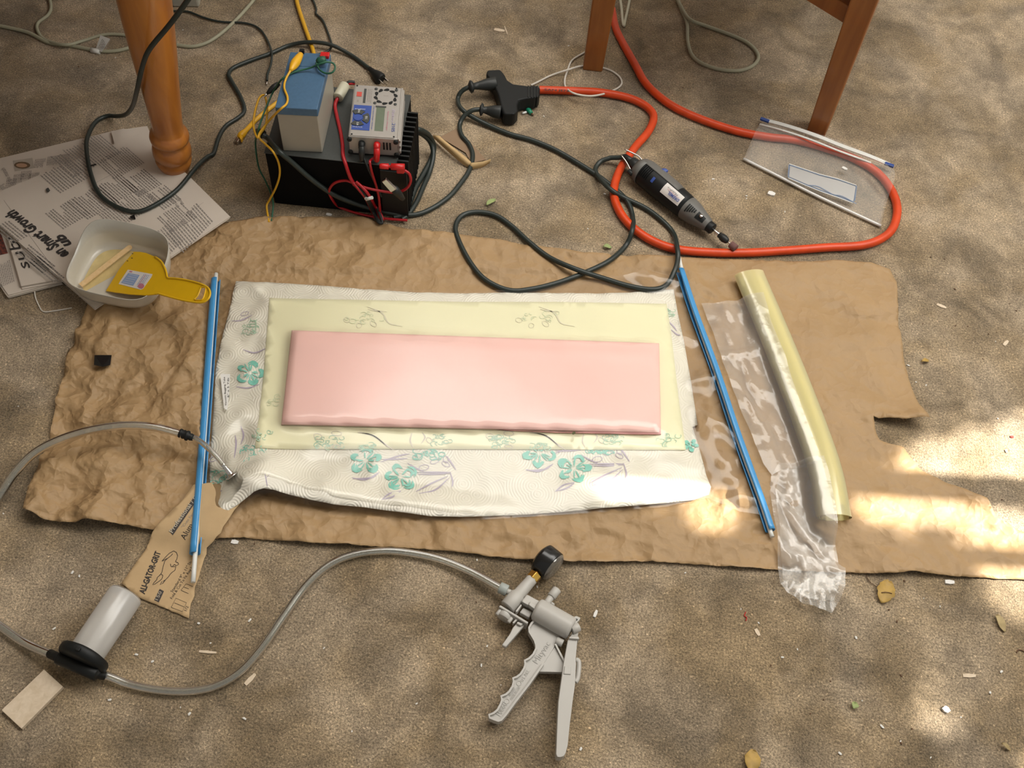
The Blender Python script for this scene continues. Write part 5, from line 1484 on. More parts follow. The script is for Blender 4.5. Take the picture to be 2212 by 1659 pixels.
# ------------------------------------------------------------------ tub with spreader and stick
TBZ = .0225
yb = P(265, 478, .085).y; yf = P(255, 640, .062).y
xl, xr = P(143, 560, .075).x, P(363, 540, .075).x
tc_ = V((xl + xr) / 2, (yb + yf) / 2, TBZ)
tbn = thing('cut_plastic_tub', 'milky white square tub cut from a jug, standing on the newspaper', 'tub', tc_)
hx, hy = (xr - xl) / 2, (yb - yf) / 2
def rsq(a, e=3.4):
    c, s = math.cos(a), math.sin(a)
    return math.copysign(abs(c) ** (2 / e), c), math.copysign(abs(s) ** (2 / e), s)
NT = 56
rotT = Matrix.Rotation(-.10, 3, 'Z')
def tring(scale, zf, dy=0):
    out = []
    for i in range(NT):
        a = 2 * pi * i / NT; x, y = rsq(a)
        q = rotT @ V(x * hx * scale, y * hy * scale, 0)
        out.append(V(tc_.x + q.x, tc_.y + q.y + dy, zf(a) if callable(zf) else zf))
    return out
def rimz(a): return TBZ + .040 + .022 * max(0, math.sin(a)) ** .8 + .006 * math.sin(3 * a + 1) * .6 - .004 * max(0, -math.sin(a))
rings = [tring(.70, TBZ + .0012), tring(.84, TBZ + .0006), tring(.91, TBZ + .004), tring(.94, TBZ + .014), tring(.97, TBZ + .030), tring(1.0, rimz)]
tm = MB(); vs = [q for r in rings for q in r]; cc = len(vs)
fs = [(j * NT + i, j * NT + (i + 1) % NT, (j + 1) * NT + (i + 1) % NT, (j + 1) * NT + i) for j in range(len(rings) - 1) for i in range(NT)]
vs.append(V(tc_.x, tc_.y, TBZ + .0012)); fs += [(cc, (i + 1) % NT, i) for i in range(NT)]
tm.add(vs, fs, True); tm.build('tub_wall', m_tub, tbn, solid=.0010)
res = [tring(.80, TBZ + .0022)[i] for i in range(10, 34)] + [tring(.30, TBZ + .0022)[34]]
MB().prism(tring(.80, TBZ + .0024)[12:36], V(0, 0, -.0006)).build('resin_residue', m_tubres, tbn)
# mixing stick
sa, sb = P(174, 616, TBZ + .010), P(283, 531, TBZ + .014)
X = (sb - sa).normalized(); Yv = V(-X.y, X.x, 0)
op = []
for t in np.linspace(-pi / 2, pi / 2, 9): op.append(sb - X * .004 + X * .0046 * math.cos(t) + Yv * .0046 * math.sin(t))
op += [sa + Yv * .0046, sa - Yv * .0046]
stk = MB().prism(op, V(0, 0, -.0017)).build('mixing_stick', m_stick); tag(stk, 'flat wooden mixing stick lying in the milky tub', 'stick')
# spreader
sk = thing('plastic_spreader', 'yellow plastic spreader with a printed sticker, resting in the milky tub', 'spreader', P(310, 600, .03))
def cs2(x, y): return 120 + x / 6.144, 460 + y / 6.144
def spz(px): return TBZ + .006 + .00034 * (px - 230)
def SPt(x, y, o=0): 
    a, b = cs2(x, y); return P(a, b, spz(a) + o)
blade = [(1040, 515), (1120, 516), (1200, 530), (1320, 580), (1400, 640), (1450, 730), (1475, 810), (1490, 860), (1580, 868), (1700, 884), (1800, 905), (1900, 932), (1990, 970), (2035, 1010), (2052, 1060), (2040, 1120), (1990, 1172), (1930, 1190), (1850, 1185), (1700, 1162), (1500, 1110), (1400, 1080), (1360, 1070), (1330, 1078), (1200, 1090), (1000, 1080), (820, 1055), (670, 1032), (850, 740), (940, 630)]
hole = [(1930, 985), (1990, 990), (1985, 1050), (1960, 1130), (1930, 1155), (1845, 1150), (1890, 1090)]
MB().prism([SPt(*q) for q in blade], V(0, 0, -.0018), [[SPt(*q) for q in hole]]).build('blade', m_spread, sk)
rim = spline([SPt(*q, .0004) for q in blade[3:24]], 3)
MB().tube(rim, .0016, 8).build('raised_rim', m_spread, sk)
rimh = spline([SPt(*q, .0004) for q in hole + [hole[0]]], 3)
MB().tube(rimh, .0011, 6).build('raised_rim', m_spread, sk)
stp = [SPt(*q, .0006) for q in ((960, 752), (1285, 812), (1270, 850), (1160, 1005), (1130, 1018), (838, 942), (850, 915))]
stk_ = MB().prism(stp, V(0, 0, -.0004)).build('sticker', m_sticker, sk)
MB().prism([SPt(*q, .0011) for q in ((965, 795), (1115, 825), (1030, 965), (870, 925))], V(0, 0, -.0003)).build('sticker_print', m_stkblue, stk_)
stl = MB()
for i in range(5): stl.ribbon([SPt(980 - i * 22, 812 + i * 26, .0013), SPt(1095 - i * 18, 838 + i * 26, .0013)], .0006)
stl.build('sticker_print', m_sticker, stk_, fixn=False)
MB().ribbon([SPt(1200, 815, .0012), SPt(1085, 980, .0012)], .0011).build('sticker_print', m_stkred, stk_, fixn=False)
MB().prism([SPt(1135 + 42 * math.cos(t), 968 + 34 * math.sin(t), .0012) for t in np.linspace(0, 2 * pi, 15)[:-1]], V(0, 0, -.0003)).build('sticker_print', m_stkred, stk_)
MB().prism([SPt(*q, .0012) for q in ((985, 768), (1022, 774), (1012, 788), (975, 782))], V(0, 0, -.0003)).build('sticker_print', m_stkred, stk_)
sl = MB(); text_lines(sl, SPt(1245, 825, .0012), SPt(1150, 968, .0012), SPt(1180, 815, .0012), 4, .35, 8); sl.build('sticker_print', m_stkblue, stk_, fixn=False)
for (x, y) in ((1022, 540), (955, 635), (1015, 598)):
    MB().blob(SPt(x, y, .0006), .0016, .0009, .0004, int(x), .3).build('resin_fleck', m_inkdark, sk)

# white string near newspapers
tag(cable('white_string', m_string, [(74, 616, .004), (76, 640, .002), (84, 660), (94, 673), (120, 671), (155, 665)], .0011, z=.0015), 'bent white string on the carpet below the newspapers', 'string')

# ------------------------------------------------------------------ reservoir, hoses, fitting
rv = thing('vacuum_reservoir', 'frosted cylinder with a round black lid lying on the carpet, lower left', 'reservoir', P(225, 1370))
LC = P(178, 1424, .031); FC = P(273, 1283, .0245)
RX = (FC - LC).normalized(); RLn = (FC - LC).length
RS = V(RX.y, -RX.x, 0).normalized()      # to the lower right in the photo
MB().lathe(LC, RX, [(.0215, .004), (.0235, .010), (.0240, RLn * .5), (.0243, RLn - .004), (.0225, RLn), (.0215, RLn - .002), (.001, RLn - .003)], 40).build('jar', m_frost, rv)
MB().lathe(LC, RX, [(.001, -.006), (.026, -.006), (.0325, -.004), (.0345, 0), (.0345, .006), (.033, .0085), (.0245, .0085), (.0245, .011), (.022, .011)], 40).build('lid', m_blackp, rv)
MB().cyl(LC - RX * .0105 - RS * .030, LC - RX * .0105 + RS * .030, .0085, 16).build('lid_boss', m_blackp, rv)
b1_, b2_ = P(108, 1412, .020), P(224, 1459, .012)
MB().tube([LC - RX * .0105 - RS * .022, b1_], .0062, 14).build('hose_barb', m_blackp, rv)
MB().tube([LC - RX * .0105 + RS * .022, b2_], .0062, 14).build('hose_barb', m_blackp, rv)
MB().box(LC + RX * .001 + V(0, 0, .033), RX * .005, RS * .006, V(0, 0, .004)).build('lid_tab', m_blackp, rv, bevel=.0008)

def hose(name, pts_, label, ro=.0056, ri=.0036):
    t = thing(name, label, 'hose', pts_[len(pts_) // 2])
    MB().tube(pts_, ro, 14, cap=False).build('outer_wall', m_hose, t, fixn=False)
    MB().tube(pts_, ri, 10, cap=False).build('bore', m_hosei, t, fixn=False)
    return t
h1 = path([(220, 1457, .0125), (240, 1463, .010), (280, 1478), (340, 1490), (405, 1493), (465, 1482), (520, 1450), (568, 1396), (615, 1328), (660, 1266), (710, 1221), (765, 1198), (830, 1190), (890, 1195), (950, 1208, .009), (1015, 1234, .013), (1070, 1264, .019), (1090, 1276, .021)], .0072, 8)
hose('clear_hose', h1, 'clear plastic hose curving from the black lid to the grey hand pump')
h2 = path([(110, 1413, .020), (85, 1403, .016), (50, 1386, .009), (15, 1362), (-25, 1330), (-60, 1280), (-70, 1210), (-50, 1150), (-18, 1098, .012), (5, 1062, .020), (35, 1018, .030), (75, 978, .040), (130, 949, .050), (195, 929, .056), (265, 919, .058), (330, 922, .054), (385, 935, .048), (394, 938, .047)], .0072, 8)
hose('clear_hose', h2, 'clear plastic hose arching over the kraft paper on the left to a black joint', .0062, .0042)
ft = thing('bag_fitting', 'small metal bag fitting with a short clear tube and black joint', 'fitting', P(500, 1030, .03))
j0, j1 = P(388, 935, .048), P(418, 946, .045); d = j1 - j0; Lj = d.length
MB().lathe(j0, d, [(.001, 0), (.0068, 0), (.0072, Lj * .1), (.0062, Lj * .2), (.0072, Lj * .3), (.0062, Lj * .42), (.0078, Lj * .5), (.0078, Lj * .62), (.0052, Lj * .7), (.0058, Lj * .8), (.0046, Lj), (.001, Lj)], 16).build('joint', m_blackp, ft)
h3 = path([(414, 944, .045), (432, 953, .0455), (452, 970, .0455), (470, 988, .0440), (483, 1004, .0405)], .04, 8)
MB().tube(h3, .0042, 12, cap=False).build('short_tube', m_hose, ft, fixn=False)
MB().tube(h3, .0026, 10, cap=False).build('bore', m_hosei, ft, fixn=False)
f0, f1 = P(480, 1001, .042), P(501, 1028, .0275); d = f1 - f0; Lf = d.length
MB().lathe(f0, d, [(.001, 0), (.0030, 0), (.0042, Lf * .12), (.0032, Lf * .2), (.0042, Lf * .3), (.0034, Lf * .4), (.0042, Lf * .5), (.0048, Lf * .75), (.0058, Lf * .9), (.0104, Lf * .93), (.0104, Lf), (.001, Lf)], 18).build('metal_barb', m_metal, ft)

# ------------------------------------------------------------------ hand pump
pu = thing('hand_vacuum_pump', 'grey plastic hand pump with black gauge and two long handles', 'pump', P(1180, 1400))
def c1p(x, y, z): return P(1000 + x / 6.38, 1140 + y / 6.38, z)
def c2p(x, y, z): return P(1000 + x / 4.894, 1320 + y / 4.894, z)
PZ = .022
# gauge
gn = V(.80, -.60, .05).normalized(); gu = V(.60, .80, 0).normalized()
gfc = P(1197, 1227, .026); R_ = .0232
gb = gfc - gn * .027
gcase = MB().lathe(gb, gn, [(.001, -.001), (.016, -.001), (.020, .001), (R_ - .0005, .003), (R_, .006), (R_, .0245), (R_ - .001, .0255), (R_ - .0022, .0255)], 44).build('gauge_case', m_gauge, pu)
MB().lathe(gb, gn, [(.001, .0205), (R_ - .002, .0205)], 40).build('gauge_dial', m_gface, gcase)
MB().lathe(gb, gn, [(R_ - .0022, .0225), (R_ - .0010, .0262), (R_ - .004, .0290), (.014, .0300), (.001, .0302)], 40).build('gauge_lens', film('gauge_lens_plastic', (.90, .88, .85), .08, (.6, .56, .5), .10, .08, .4), gcase)
# stem and brass nut
stA, stB = c1p(612, 1100, PZ), c1p(955, 705, PZ + .002); d = (stB - stA); Ls = d.length
MB().lathe(stA, d, [(.001, 0), (.0112, 0), (.0118, .001), (.0118, Ls * .40), (.0092, Ls * .46), (.0084, Ls * .9), (.0084, Ls), (.001, Ls)], 24).build('valve_tube', m_pump, pu)
MB().lathe(stB - d.normalized() * .001, d, [(.001, 0), (.0096, 0), (.0096, .0105), (.001, .0105)], 6, X=V(0, 0, 1), smooth=False).build('brass_nut', m_brass, pu, bevel=.0006)
MB().cyl(stB + d.normalized() * .009, stB + d.normalized() * .020, .0055, 14).build('gauge_stem', m_brass, pu)
# lower end cap and flange of the valve
eD = -d.normalized()
fl0 = c1p(690, 1165, .024)
pl0, pl1 = c1p(515, 1062, .030), c1p(905, 1300, .030)
fx_ = (pl1 - pl0)
MB().box(pl0 + V(0, 0, -.024), fx_, eD * .0035, V(0, 0, .024)).build('valve_flange', m_pump, pu, bevel=.001)
cp0, cp1 = c1p(610, 1165, .018), c1p(555, 1255, .018)
MB().cyl(cp0, cp1, .0112, 24).build('end_cap', m_pump, pu)
for (x, y) in ((510, 1150), (655, 1270)):
    MB().cyl(c1p(x + 20, y - 30, .024), c1p(x - 45, y + 50, .024) if x < 600 else c1p(x - 30, y + 35, .024), .0028, 10).build('cap_screw', m_pump, pu)
MB().prism([c1p(620, 1170, .026), c1p(760, 1240, .026), c1p(765, 1262, .026), c1p(700, 1320, .026), c1p(680, 1310, .026), c1p(725, 1255, .026), c1p(600, 1190, .026)], V(0, 0, -.010)).build('bracket', m_pump, pu, bevel=.0008)
# block joining valve and cylinder
MB().prism([c1p(880, 915, .030), c1p(1060, 1010, .030), c1p(990, 1110, .030), c1p(800, 1020, .030)], V(0, 0, -.018)).build('joining_block', m_pump, pu, bevel=.0015)
MB().prism([c1p(830, 1100, .024), c1p(960, 1160, .024), c1p(910, 1240, .024), c1p(780, 1165, .024)], V(0, 0, -.010)).build('joining_block', m_pump, pu, bevel=.0012)
MB().prism([c1p(800, 1050, .031), c1p(815, 1065, .031), c1p(745, 1165, .031), c1p(720, 1150, .031)], V(0, 0, -.012)).build('rib', m_pump, pu, bevel=.001)
MB().prism([c1p(820, 985, .033), c1p(920, 1030, .033), c1p(905, 1070, .033), c1p(815, 1020, .033)], V(0, 0, -.012)).build('rib', m_pump, pu, bevel=.001)
MB().prism([c1p(925, 1010, .036), c1p(1010, 1075, .036), c1p(990, 1125, .036), c1p(905, 1060, .036)], V(0, 0, -.012)).build('rib', m_pump, pu, bevel=.001)
# hose barb with sleeve
MB().cyl(c1p(700, 915, PZ), c1p(580, 862, PZ), .0042, 14).build('hose_barb', m_pump, pu)
MB().cyl(c1p(612, 870, PZ), c1p(505, 822, PZ), .0082, 18).build('hose_sleeve', M('pale_blue_grey_sleeve', (.36, .39, .37), .4), pu)
# cylinder
cyA, cyB = c1p(1010, 1120, .026), c1p(1495, 1395, .026); d = cyB - cyA; Lc = d.length
CXd = d.normalized(); CXn = V(CXd.y, -CXd.x, 0)
MB().lathe(cyA, d, [(.001, -.001), (.013, -.001), (.0158, .001), (.0164, .004), (.0164, Lc - .004), (.0158, Lc), (.012, Lc + .001), (.001, Lc + .001)], 40).build('pump_cylinder', m_pump, pu)
# second port with cap
pA, pB, pC = c1p(1130, 1070, .030), c1p(1215, 955, .030), c1p(1300, 850, .030)
MB().cyl(pA, pB, .0050, 14).build('side_port', m_pump, pu)
MB().cyl(pB, pC, .0066, 18).build('port_cap', m_pump, pu)
MB().cyl(c1p(1225, 1065, .028), c1p(1240, 1040, .028), .0035, 10).build('side_port', m_pump, pu)
# release trigger
tri = [(790, 1270), (855, 1300), (845, 1350), (800, 1400), (700, 1520), (590, 1645), (535, 1615), (640, 1470), (690, 1370), (745, 1310)]
MB().prism([c1p(x, y, .022) for x, y in tri], V(0, 0, -.009)).build('release_trigger', m_pump, pu, bevel=.0012)
MB().prism([c1p(750, 1290, .026), c1p(830, 1320, .026), c1p(800, 1350, .026), c1p(740, 1320, .026)], V(0, 0, -.005)).build('trigger_clip', m_pump, pu, bevel=.0008)
# fixed grip: recessed web inside a raised wall
grip = [(765, 85), (725, 130), (700, 175), (705, 220), (735, 268), (762, 315), (775, 360), (775, 395), (745, 455), (700, 500), (655, 522), (660, 560), (650, 600), (610, 665), (570, 695), (530, 710), (538, 745), (525, 795), (490, 850), (455, 880), (405, 900), (415, 940), (398, 985), (365, 1045), (325, 1078), (275, 1098), (285, 1125), (330, 1145), (375, 1160), (405, 1150), (450, 1100), (560, 950), (700, 770), (850, 555), (1035, 262), (985, 225), (880, 165)]
GZ = .025
gtop = [c2p(x, y, GZ) for x, y in grip]
MB().prism([q - V(0, 0, .004) for q in gtop], V(0, 0, -.015)).build('grip_web', m_pump, pu)
wall_pts = [c2p(x, y, GZ) for x, y in grip[:34]]
wm = MB()
wm.sweep([q - V(0, 0, .0055) for q in wall_pts], [(-.0014, -.008), (.0014, -.008), (.0014, .0058), (-.0014, .0058)], smooth=False, up=(0, 0, 1)); wm.build('grip_wall', m_pump, pu)
for (x, y) in ((592, 765), (465, 955)):
    MB().lathe(c2p(x, y, GZ - .0042), V(0, 0, 1), [(.0036, 0), (.0036, .0008), (.0028, .0008), (.0028, 0)], 18).build('grip_boss', m_pump, pu)
def griptext(s, a, b, h):
    A_, B_ = c2p(*a, GZ - .0033), c2p(*b, GZ - .0033)
    return text(s, A_, B_, h, m_pumpink, pu, 'raised_lettering', 0)
griptext('Mityvac', (790, 560), (930, 345), .0085); griptext('10660', (395, 1115), (475, 985), .0090); griptext('U.S. PAT.', (635, 750), (712, 632), .0045); griptext('MADE IN USA', (520, 945), (612, 808), .0042); griptext('PATENTED', (505, 905), (560, 822), .0036)
# web triangle to the lever
MB().prism([c2p(970, 375, .020), c2p(1070, 545, .020), c2p(1080, 648, .020), c2p(785, 640, .020)], V(0, 0, -.009)).build('lever_web', m_pump, pu, bevel=.0006)
MB().sweep([c2p(975, 350, .022), c2p(1070, 535, .022)], [(-.0012, -.008), (.0012, -.008), (.0012, .002), (-.0012, .002)], smooth=False).build('lever_web_rib', m_pump, pu)
MB().cyl(c2p(985, 310, .022), c2p(1055, 345, .022), .0055, 14).build('pivot_pin', m_pump, pu)
MB().cyl(c2p(1025, 332, .018), c2p(1048, 348, .016), .0022, 10).build('pivot_screw', m_metal, pu)
# lever
lev = [(1125, 285), (1215, 270), (1208, 340), (1192, 510), (1196, 560), (1186, 770), (1160, 960), (1130, 1200), (1108, 1420), (1085, 1505), (1065, 1535), (1030, 1545), (995, 1540), (984, 1510), (994, 1250), (1008, 960), (1035, 760), (1062, 560), (1085, 430), (1108, 310)]
MB().prism([c2p(x, y, .030) for x, y in lev], V(0, 0, -.020)).build('lever', m_pump, pu, bevel=.0025, seg=3)
MB().prism([c2p(x, y, .034) for x, y in ((1128, 268), (1222, 268), (1232, 290), (1222, 298), (1120, 288))], V(0, 0, -.020)).build('lever_collar', m_pump, pu, bevel=.001)
MB().prism([c2p(x, y, .0315) for x, y in ((1075, 578), (1145, 582), (1140, 670), (1065, 665))], V(0, 0, -.006)).build('lever_block', m_pump, pu, bevel=.0008)
MB().tube(path([(0, 0)], 0) if False else spline([c2p(1192, 512, .024), c2p(1222, 530, .024), c2p(1226, 600, .024), c2p(1212, 710, .024), c2p(1188, 752, .024)], 5), .0034, 10).build('lever_clip', m_pump, pu)
MB().prism([c2p(x, y, .030) for x, y in ((1135, 270), (1215, 268), (1222, 215), (1215, 170), (1165, 205))], V(0, 0, -.016)).build('lever_neck', m_pump, pu, bevel=.001)
pv = c2p(1195, 178, .028)
MB().cyl(c2p(1150, 200, .032), c2p(1228, 165, .032), .0066, 18).build('lever_pivot', m_pump, pu)
MB().prism([c1p(x, y, .034) for x, y in ((1485, 1250), (1560, 1212), (1622, 1240), (1605, 1275), (1575, 1300), (1590, 1330), (1530, 1345))], V(0, 0, -.010)).build('rear_tab', m_pump, pu, bevel=.0008)
MB().prism([c1p(x, y, .0355) for x, y in ((1555, 1248), (1585, 1258), (1575, 1276), (1548, 1264))], V(0, 0, -.001)).build('tab_recess', m_case, pu)

# ------------------------------------------------------------------ wood offcut and debris
wd = [P(95, 1446, .007), P(136, 1483, .007), P(46, 1574, .007), P(3, 1534, .007)]
wo = MB().prism(wd, V(0, 0, -.0068)).build('balsa_offcut', m_balsa, bevel=.0005); tag(wo, 'pale rectangular balsa block on the carpet below the black lid', 'wood block')

def chip(name, a, b, wdt, mat, label, cat, z=.002, th=.0016, group=None):
    A_, B_ = P(*a, z + th), P(*b, z + th); X_ = (B_ - A_).normalized(); Y_ = V(-X_.y, X_.x, 0) * wdt / 2
    L_ = (B_ - A_).length
    o = MB().prism([A_ + Y_ * .6, A_ - Y_, A_.lerp(B_, .55) - Y_ * 1.05, B_ - Y_ * .5, B_ + Y_ * .8, A_.lerp(B_, .45) + Y_], V(0, 0, -th)).build(name, mat)
    return tag(o, label, cat, group)
chip('wood_splinter', (430, 1406), (467, 1410), .0036, m_balsa, 'thin pale wood splinter right of the frosted cylinder', 'splinter', 0)
chip('wood_splinter', (529, 1478), (552, 1456), .0062, m_balsa, 'short ridged wood chip inside the curve of the lower hose', 'splinter', 0)
chip('wood_splinter', (1068, 62), (1090, 67), .0085, m_balsa, 'pale wood chip on the carpet left of the left chair leg', 'splinter', 0)
chip('wood_splinter', (1090, 56), (1096, 74), .0022, m_balsa, 'needle-thin splinter beside the chip near the left chair leg', 'splinter', 0)
chip('wood_splinter', (1633, 1358), (1640, 1373), .0055, m_balsa, 'small upright wood chip below the crumpled film end', 'splinter', 0)
chip('wood_splinter', (2080, 1458), (2108, 1460), .0055, m_balsa, 'pale wood splinter far right in the lower sunny carpet', 'splinter', 0)
chip('wood_splinter', (2024, 656), (2044, 665), .0060, m_balsa, 'pale curved splinter right of the kraft paper corner', 'splinter', 0)
chip('wood_splinter', (2168, 745), (2178, 736), .0058, m_balsa, 'rounded pale chip near the right edge of the carpet', 'splinter', 0)
chip('foam_bit', (1660, 414), (1674, 420), .010, m_crumb, 'white foam bit on the carpet below the zip bag', 'foam bit', 0, .004)
chip('foam_bit', (1820, 360), (1830, 366), .0062, m_crumb, 'white foam bit seen through the zip bag', 'foam bit', .0145, .003)
chip('foam_bit', (186, 1000), (200, 996), .0075, m_crumb, 'white fibre tuft on the kraft paper under the arched hose', 'foam bit', max(.010, 0), .003)
chip('foam_bit', (500, 1168), (514, 1172), .0065, m_crumb, 'white shred at the lower edge of the kraft paper', 'foam bit', 0, .002)
chip('foam_bit', (705, 461), (716, 464), .006, m_crumb, 'white flake in front of the black box', 'foam bit', 0, .002)
chip('foam_bit', (2042, 1255), (2062, 1258), .0065, m_crumb, 'white flake at the lower kraft edge on the right', 'foam bit', 0, .003)
chip('foam_bit', (2040, 1526), (2050, 1538), .0085, m_crumb, 'white foam bit in the lower right sunny patch', 'foam bit', 0, .004)
chip('foam_bit', (1283, 1332), (1290, 1318), .0045, m_crumb, 'white rice-shaped bit right of the pump cylinder', 'foam bit', 0, .003)
chip('red_bit', (2183, 942), (2190, 944), .0040, m_redbit, 'tiny red speck on the carpet at the right edge', 'speck', 0, .002)
tag(cable('red_thread', m_redbit, [(1611, 1322), (1608, 1330), (1613, 1334), (1611, 1341)], .0008, z=.001), 'short red thread on the carpet below the sealing rod', 'thread')
tag(cable('dark_hair_curl', m_brownbit, [(2196, 1410), (2200, 1404), (2210, 1406), (2216, 1412)], .0009, z=.001), 'dark curl of thread at the right edge of the carpet', 'thread')

def leaf(name, c, L, Wd, ang, mat, label, z=.002, stem=None, curl=.004):
    t = thing(name, label, 'leaf', P(*c))
    cc = P(*c, z); ca, sa = math.cos(ang), math.sin(ang); r = random.Random(int(c[0]))
    vs, fs = [], []
    n = 10
    for i in range(n + 1):
        u = i / n; w_ = Wd * (math.sin(pi * min(1, u * .92 + .05)) ** .7) * (1 + r.uniform(-.1, .1))
        for s in (-1, 0, 1):
            x, y = (u - .5) * L, s * w_ / 2
            vs.append(cc + V(x * ca - y * sa, x * sa + y * ca, curl * s * s + .002 * math.sin(u * 5)))
    fs = [(i * 3 + j, (i + 1) * 3 + j, (i + 1) * 3 + j + 1, i * 3 + j + 1) for i in range(n) for j in range(2)]
    MB().add(vs, fs, True).build('blade', mat, t, solid=.0004)
    if stem: MB().tube(path(stem, .002, 4), .0006, 6).build('stalk', m_brownbit, t)
    return t
yf_ = leaf('dry_leaf', (1912, 1278), .040, .026, 1.15, m_leaf, 'yellow dry leaf with a dark crack just below the kraft paper', stem=[(1871, 1244), (1880, 1258), (1895, 1268)])
MB().tube([P(1904, 1280, .0075), P(1912, 1279, .006), P(1920, 1280, .006), P(1927, 1282, .0075)], .0006, 6).build('crack', m_brownbit, yf_)
leaf('dry_leaf', (2160, 1347), .026, .012, -1.2, m_leafb, 'pale tan curled leaf in the right sunny carpet')
leaf('dry_leaf', (1624, 1643), .030, .022, 1.4, m_leaf, 'olive leaf scrap at the bottom edge of the picture')
leaf('dry_leaf', (1845, 1524), .011, .010, 1.2, m_leafg, 'round green leaf bit on the lower right carpet')
leaf('dry_leaf', (1312, 535), .015, .009, .1, m_leafg, 'green leaf bit on the carpet at the upper kraft edge')
leaf('dry_leaf', (1061, 438), .024, .010, .9, m_leafg, 'pale green leaf inside the curve of the looping cord')
leaf('dry_leaf', (1998, 781), .014, .008, .3, m_leaf, 'yellow leaf bit right of the kraft paper')
leaf('dry_leaf', (2172, 1614), .014, .006, -.6, m_leafb, 'small tan leaf near the lower right corner')

# black tape scraps
def kz(x, y):
    q = P(x, y, .008)
    return float(zk(np.array([q.x]), np.array([q.y]))[0])
def scrap(pts_, z, label):
    q = [P(x, y, z + (.002 if i % 3 == 0 else 0)) for i, (x, y) in enumerate(pts_)]
    return tag(MB().prism(q, V(0, 0, -.0008)).build('black_tape_scrap', m_gauge), label, 'scrap')
scrap([(204, 767), (241, 767), (238, 788), (222, 792), (203, 788)], max(kz(222, 778), kz(204, 767), kz(241, 767), kz(238, 788)) + .0006, 'shiny black tape square on the left of the kraft paper')
scrap([(280, 468), (290, 463), (293, 473), (284, 472)], ZA + .002, 'black tape scrap on the newspaper behind the milky tub')
scrap([(99, 408), (104, 405), (108, 411), (104, 415), (100, 413)], ZA + .002, 'tiny black tape ring on the middle of the newspaper')
chip('dark_bit', (1236, 936), (1243, 934), .0036, M('olive_bit', (.10, .10, .04), .8), 'dark olive speck on the clear bag below the pink panel', 'speck', .024, .001)

# small crumbs and specks: one of each built, the rest copied
LANDMARKS = [('round black lid', 178, 1425), ('balsa block', 70, 1510), ('hand pump gauge', 1190, 1215), ('hand pump lever tip', 1210, 1630), ('hand pump grip tip', 1075, 1550), ('yellow dry leaf', 1912, 1278), ('pale tan leaf', 2160, 1347),
             ('round green leaf bit', 1845, 1524), ('crumpled film end', 1760, 1300), ('zip bag panel', 1775, 395), ('rotary tool tip', 1575, 513), ('three-way socket', 1080, 200), ('kraft paper notch', 1900, 945), ('kraft paper top right corner', 1925, 585),
             ('kraft paper bottom left corner', 60, 1112), ('turned table leg foot', 380, 370), ('left chair leg foot', 1283, 140), ('paper cable tag', 215, 95), ('battery charger', 810, 240), ('sandpaper corner', 408, 1335), ('olive leaf scrap', 1624, 1643),
             ('white foam bit in the lower right', 2045, 1532), ('red speck', 2186, 943), ('pale curved splinter', 2034, 660), ('hose bend', 400, 1492), ('black box corner', 595, 440), ('red thread', 1611, 1331), ('small tan leaf', 2172, 1614), ('looping cord', 990, 480), ('green leaf bit', 1312, 535)]
USED = set()
def where(x, y, what):
    q = P(x, y)
    c = sorted(((P(a, b) - q).length, n, P(a, b)) for n, a, b in LANDMARKS)
    for d, n, p in c:
        v = q - p
        ang = math.degrees(math.atan2(v.y, v.x)) % 360
        side = ['right of', 'up right of', 'above', 'up left of', 'left of', 'down left of', 'below', 'down right of'][int((ang + 22.5) // 45) % 8]
        far = 'just' if d < .035 else 'a little' if d < .09 else 'well' if d < .2 else 'far'
        l = '%s %s %s the %s' % (what, far, side, n)
        if l not in USED:
            USED.add(l); return l
rr2 = random.Random(3)
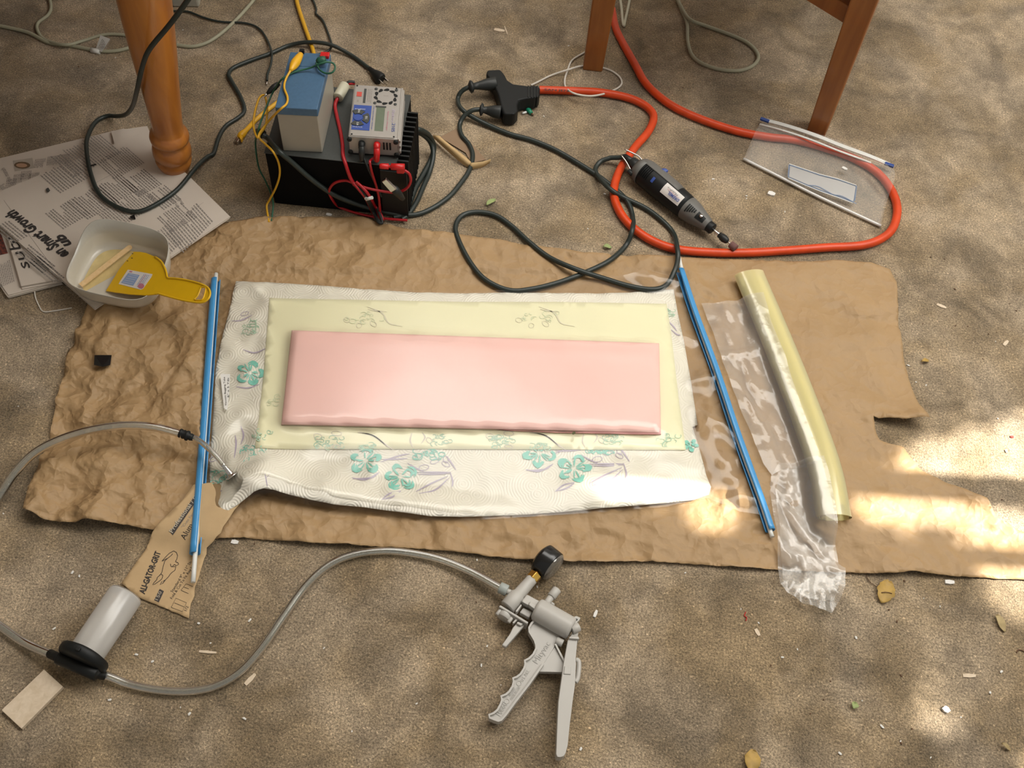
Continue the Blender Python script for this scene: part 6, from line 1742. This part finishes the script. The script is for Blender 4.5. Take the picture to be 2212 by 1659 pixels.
def scatter(o, pts_, what, cat, group, smin, smax):
    for i, (x, y) in enumerate(pts_):
        if i:
            o = o.copy(); COL.objects.link(o)
        o.location = P(x, y); o.rotation_euler = (0, 0, rr2.uniform(0, 6)); k_ = rr2.uniform(smin, smax); o.scale = (k_ * rr2.uniform(.7, 1.6), k_, k_)
        tag(o, where(x, y, what), cat, group)
proto = MB().blob((0, 0, .0012), .0022, .0016, .0014, 4, .35).build('carpet_crumb', m_crumb, origin=(0, 0, 0))
spots = [(1052, 1396), (1178, 1430), (430, 1407 - 60), (157, 1237), (172, 1245), (118, 1358), (295, 1415), (238, 1512), (390, 1528), (528, 1553), (410, 1543), (1040, 1438), (1082, 1480), (1254, 1618), (1480, 1238), (1638, 1346), (1728, 1275), (1905, 1570), (2010, 1637), (1814, 1628), (1945, 1602), (2075, 1550), (2138, 1497), (2155, 905), (2172, 975), (1978, 826), (2000, 833), (1962, 790), (2150, 738), (743, 160), (890, 195), (1175, 252), (1270, 495), (1306, 420), (1540, 388), (1612, 424), (1695, 458), (1612, 360 + 70), (395, 66), (250, 126), (1228, 100), (20, 1048), (40, 1128 - 250), (8, 1110), (455, 1050 + 340), (1030, 1210), (1160, 1268), (1690, 1420), (1722, 1403), (2030, 1310), (1995, 1293), (1848, 1378), (1862, 1514), (2162, 1452), (1600, 1316), (540, 1340), (700, 1400), (330, 1430), (900, 1520), (760, 1580)]
scatter(proto, spots, 'tiny white crumb', 'crumb', 'white crumbs on the carpet', .45, 1.25)
proto2 = MB().blob((0, 0, .0012), .0020, .0014, .0012, 9, .35).build('carpet_speck', m_brownbit, origin=(0, 0, 0))
spots = [(1029, 1301), (1022, 1215), (1953, 1256), (1920, 1318), (1937, 1343), (1736, 1383), (1870, 1333), (1793, 1472), (1946, 1460), (1946, 1606), (1779, 1512), (1665, 1438), (2062, 625), (2180, 657), (2195, 672), (1993, 700), (2064, 704), (2090, 706), (2135, 722), (2153, 718), (2123, 776), (2175, 790), (2195, 874), (2026, 880), (2020, 892), (1750, 1542), (1640, 1535), (1970, 1575), (2155, 1620), (2164, 1080), (550, 1155 + 20), (2040, 560), (2010, 556), (715, 112), (957, 18), (170, 145), (1475, 190), (1560, 398)]
scatter(proto2, spots, 'tiny dark speck', 'speck', 'dark specks on the carpet', .4, 1.0)
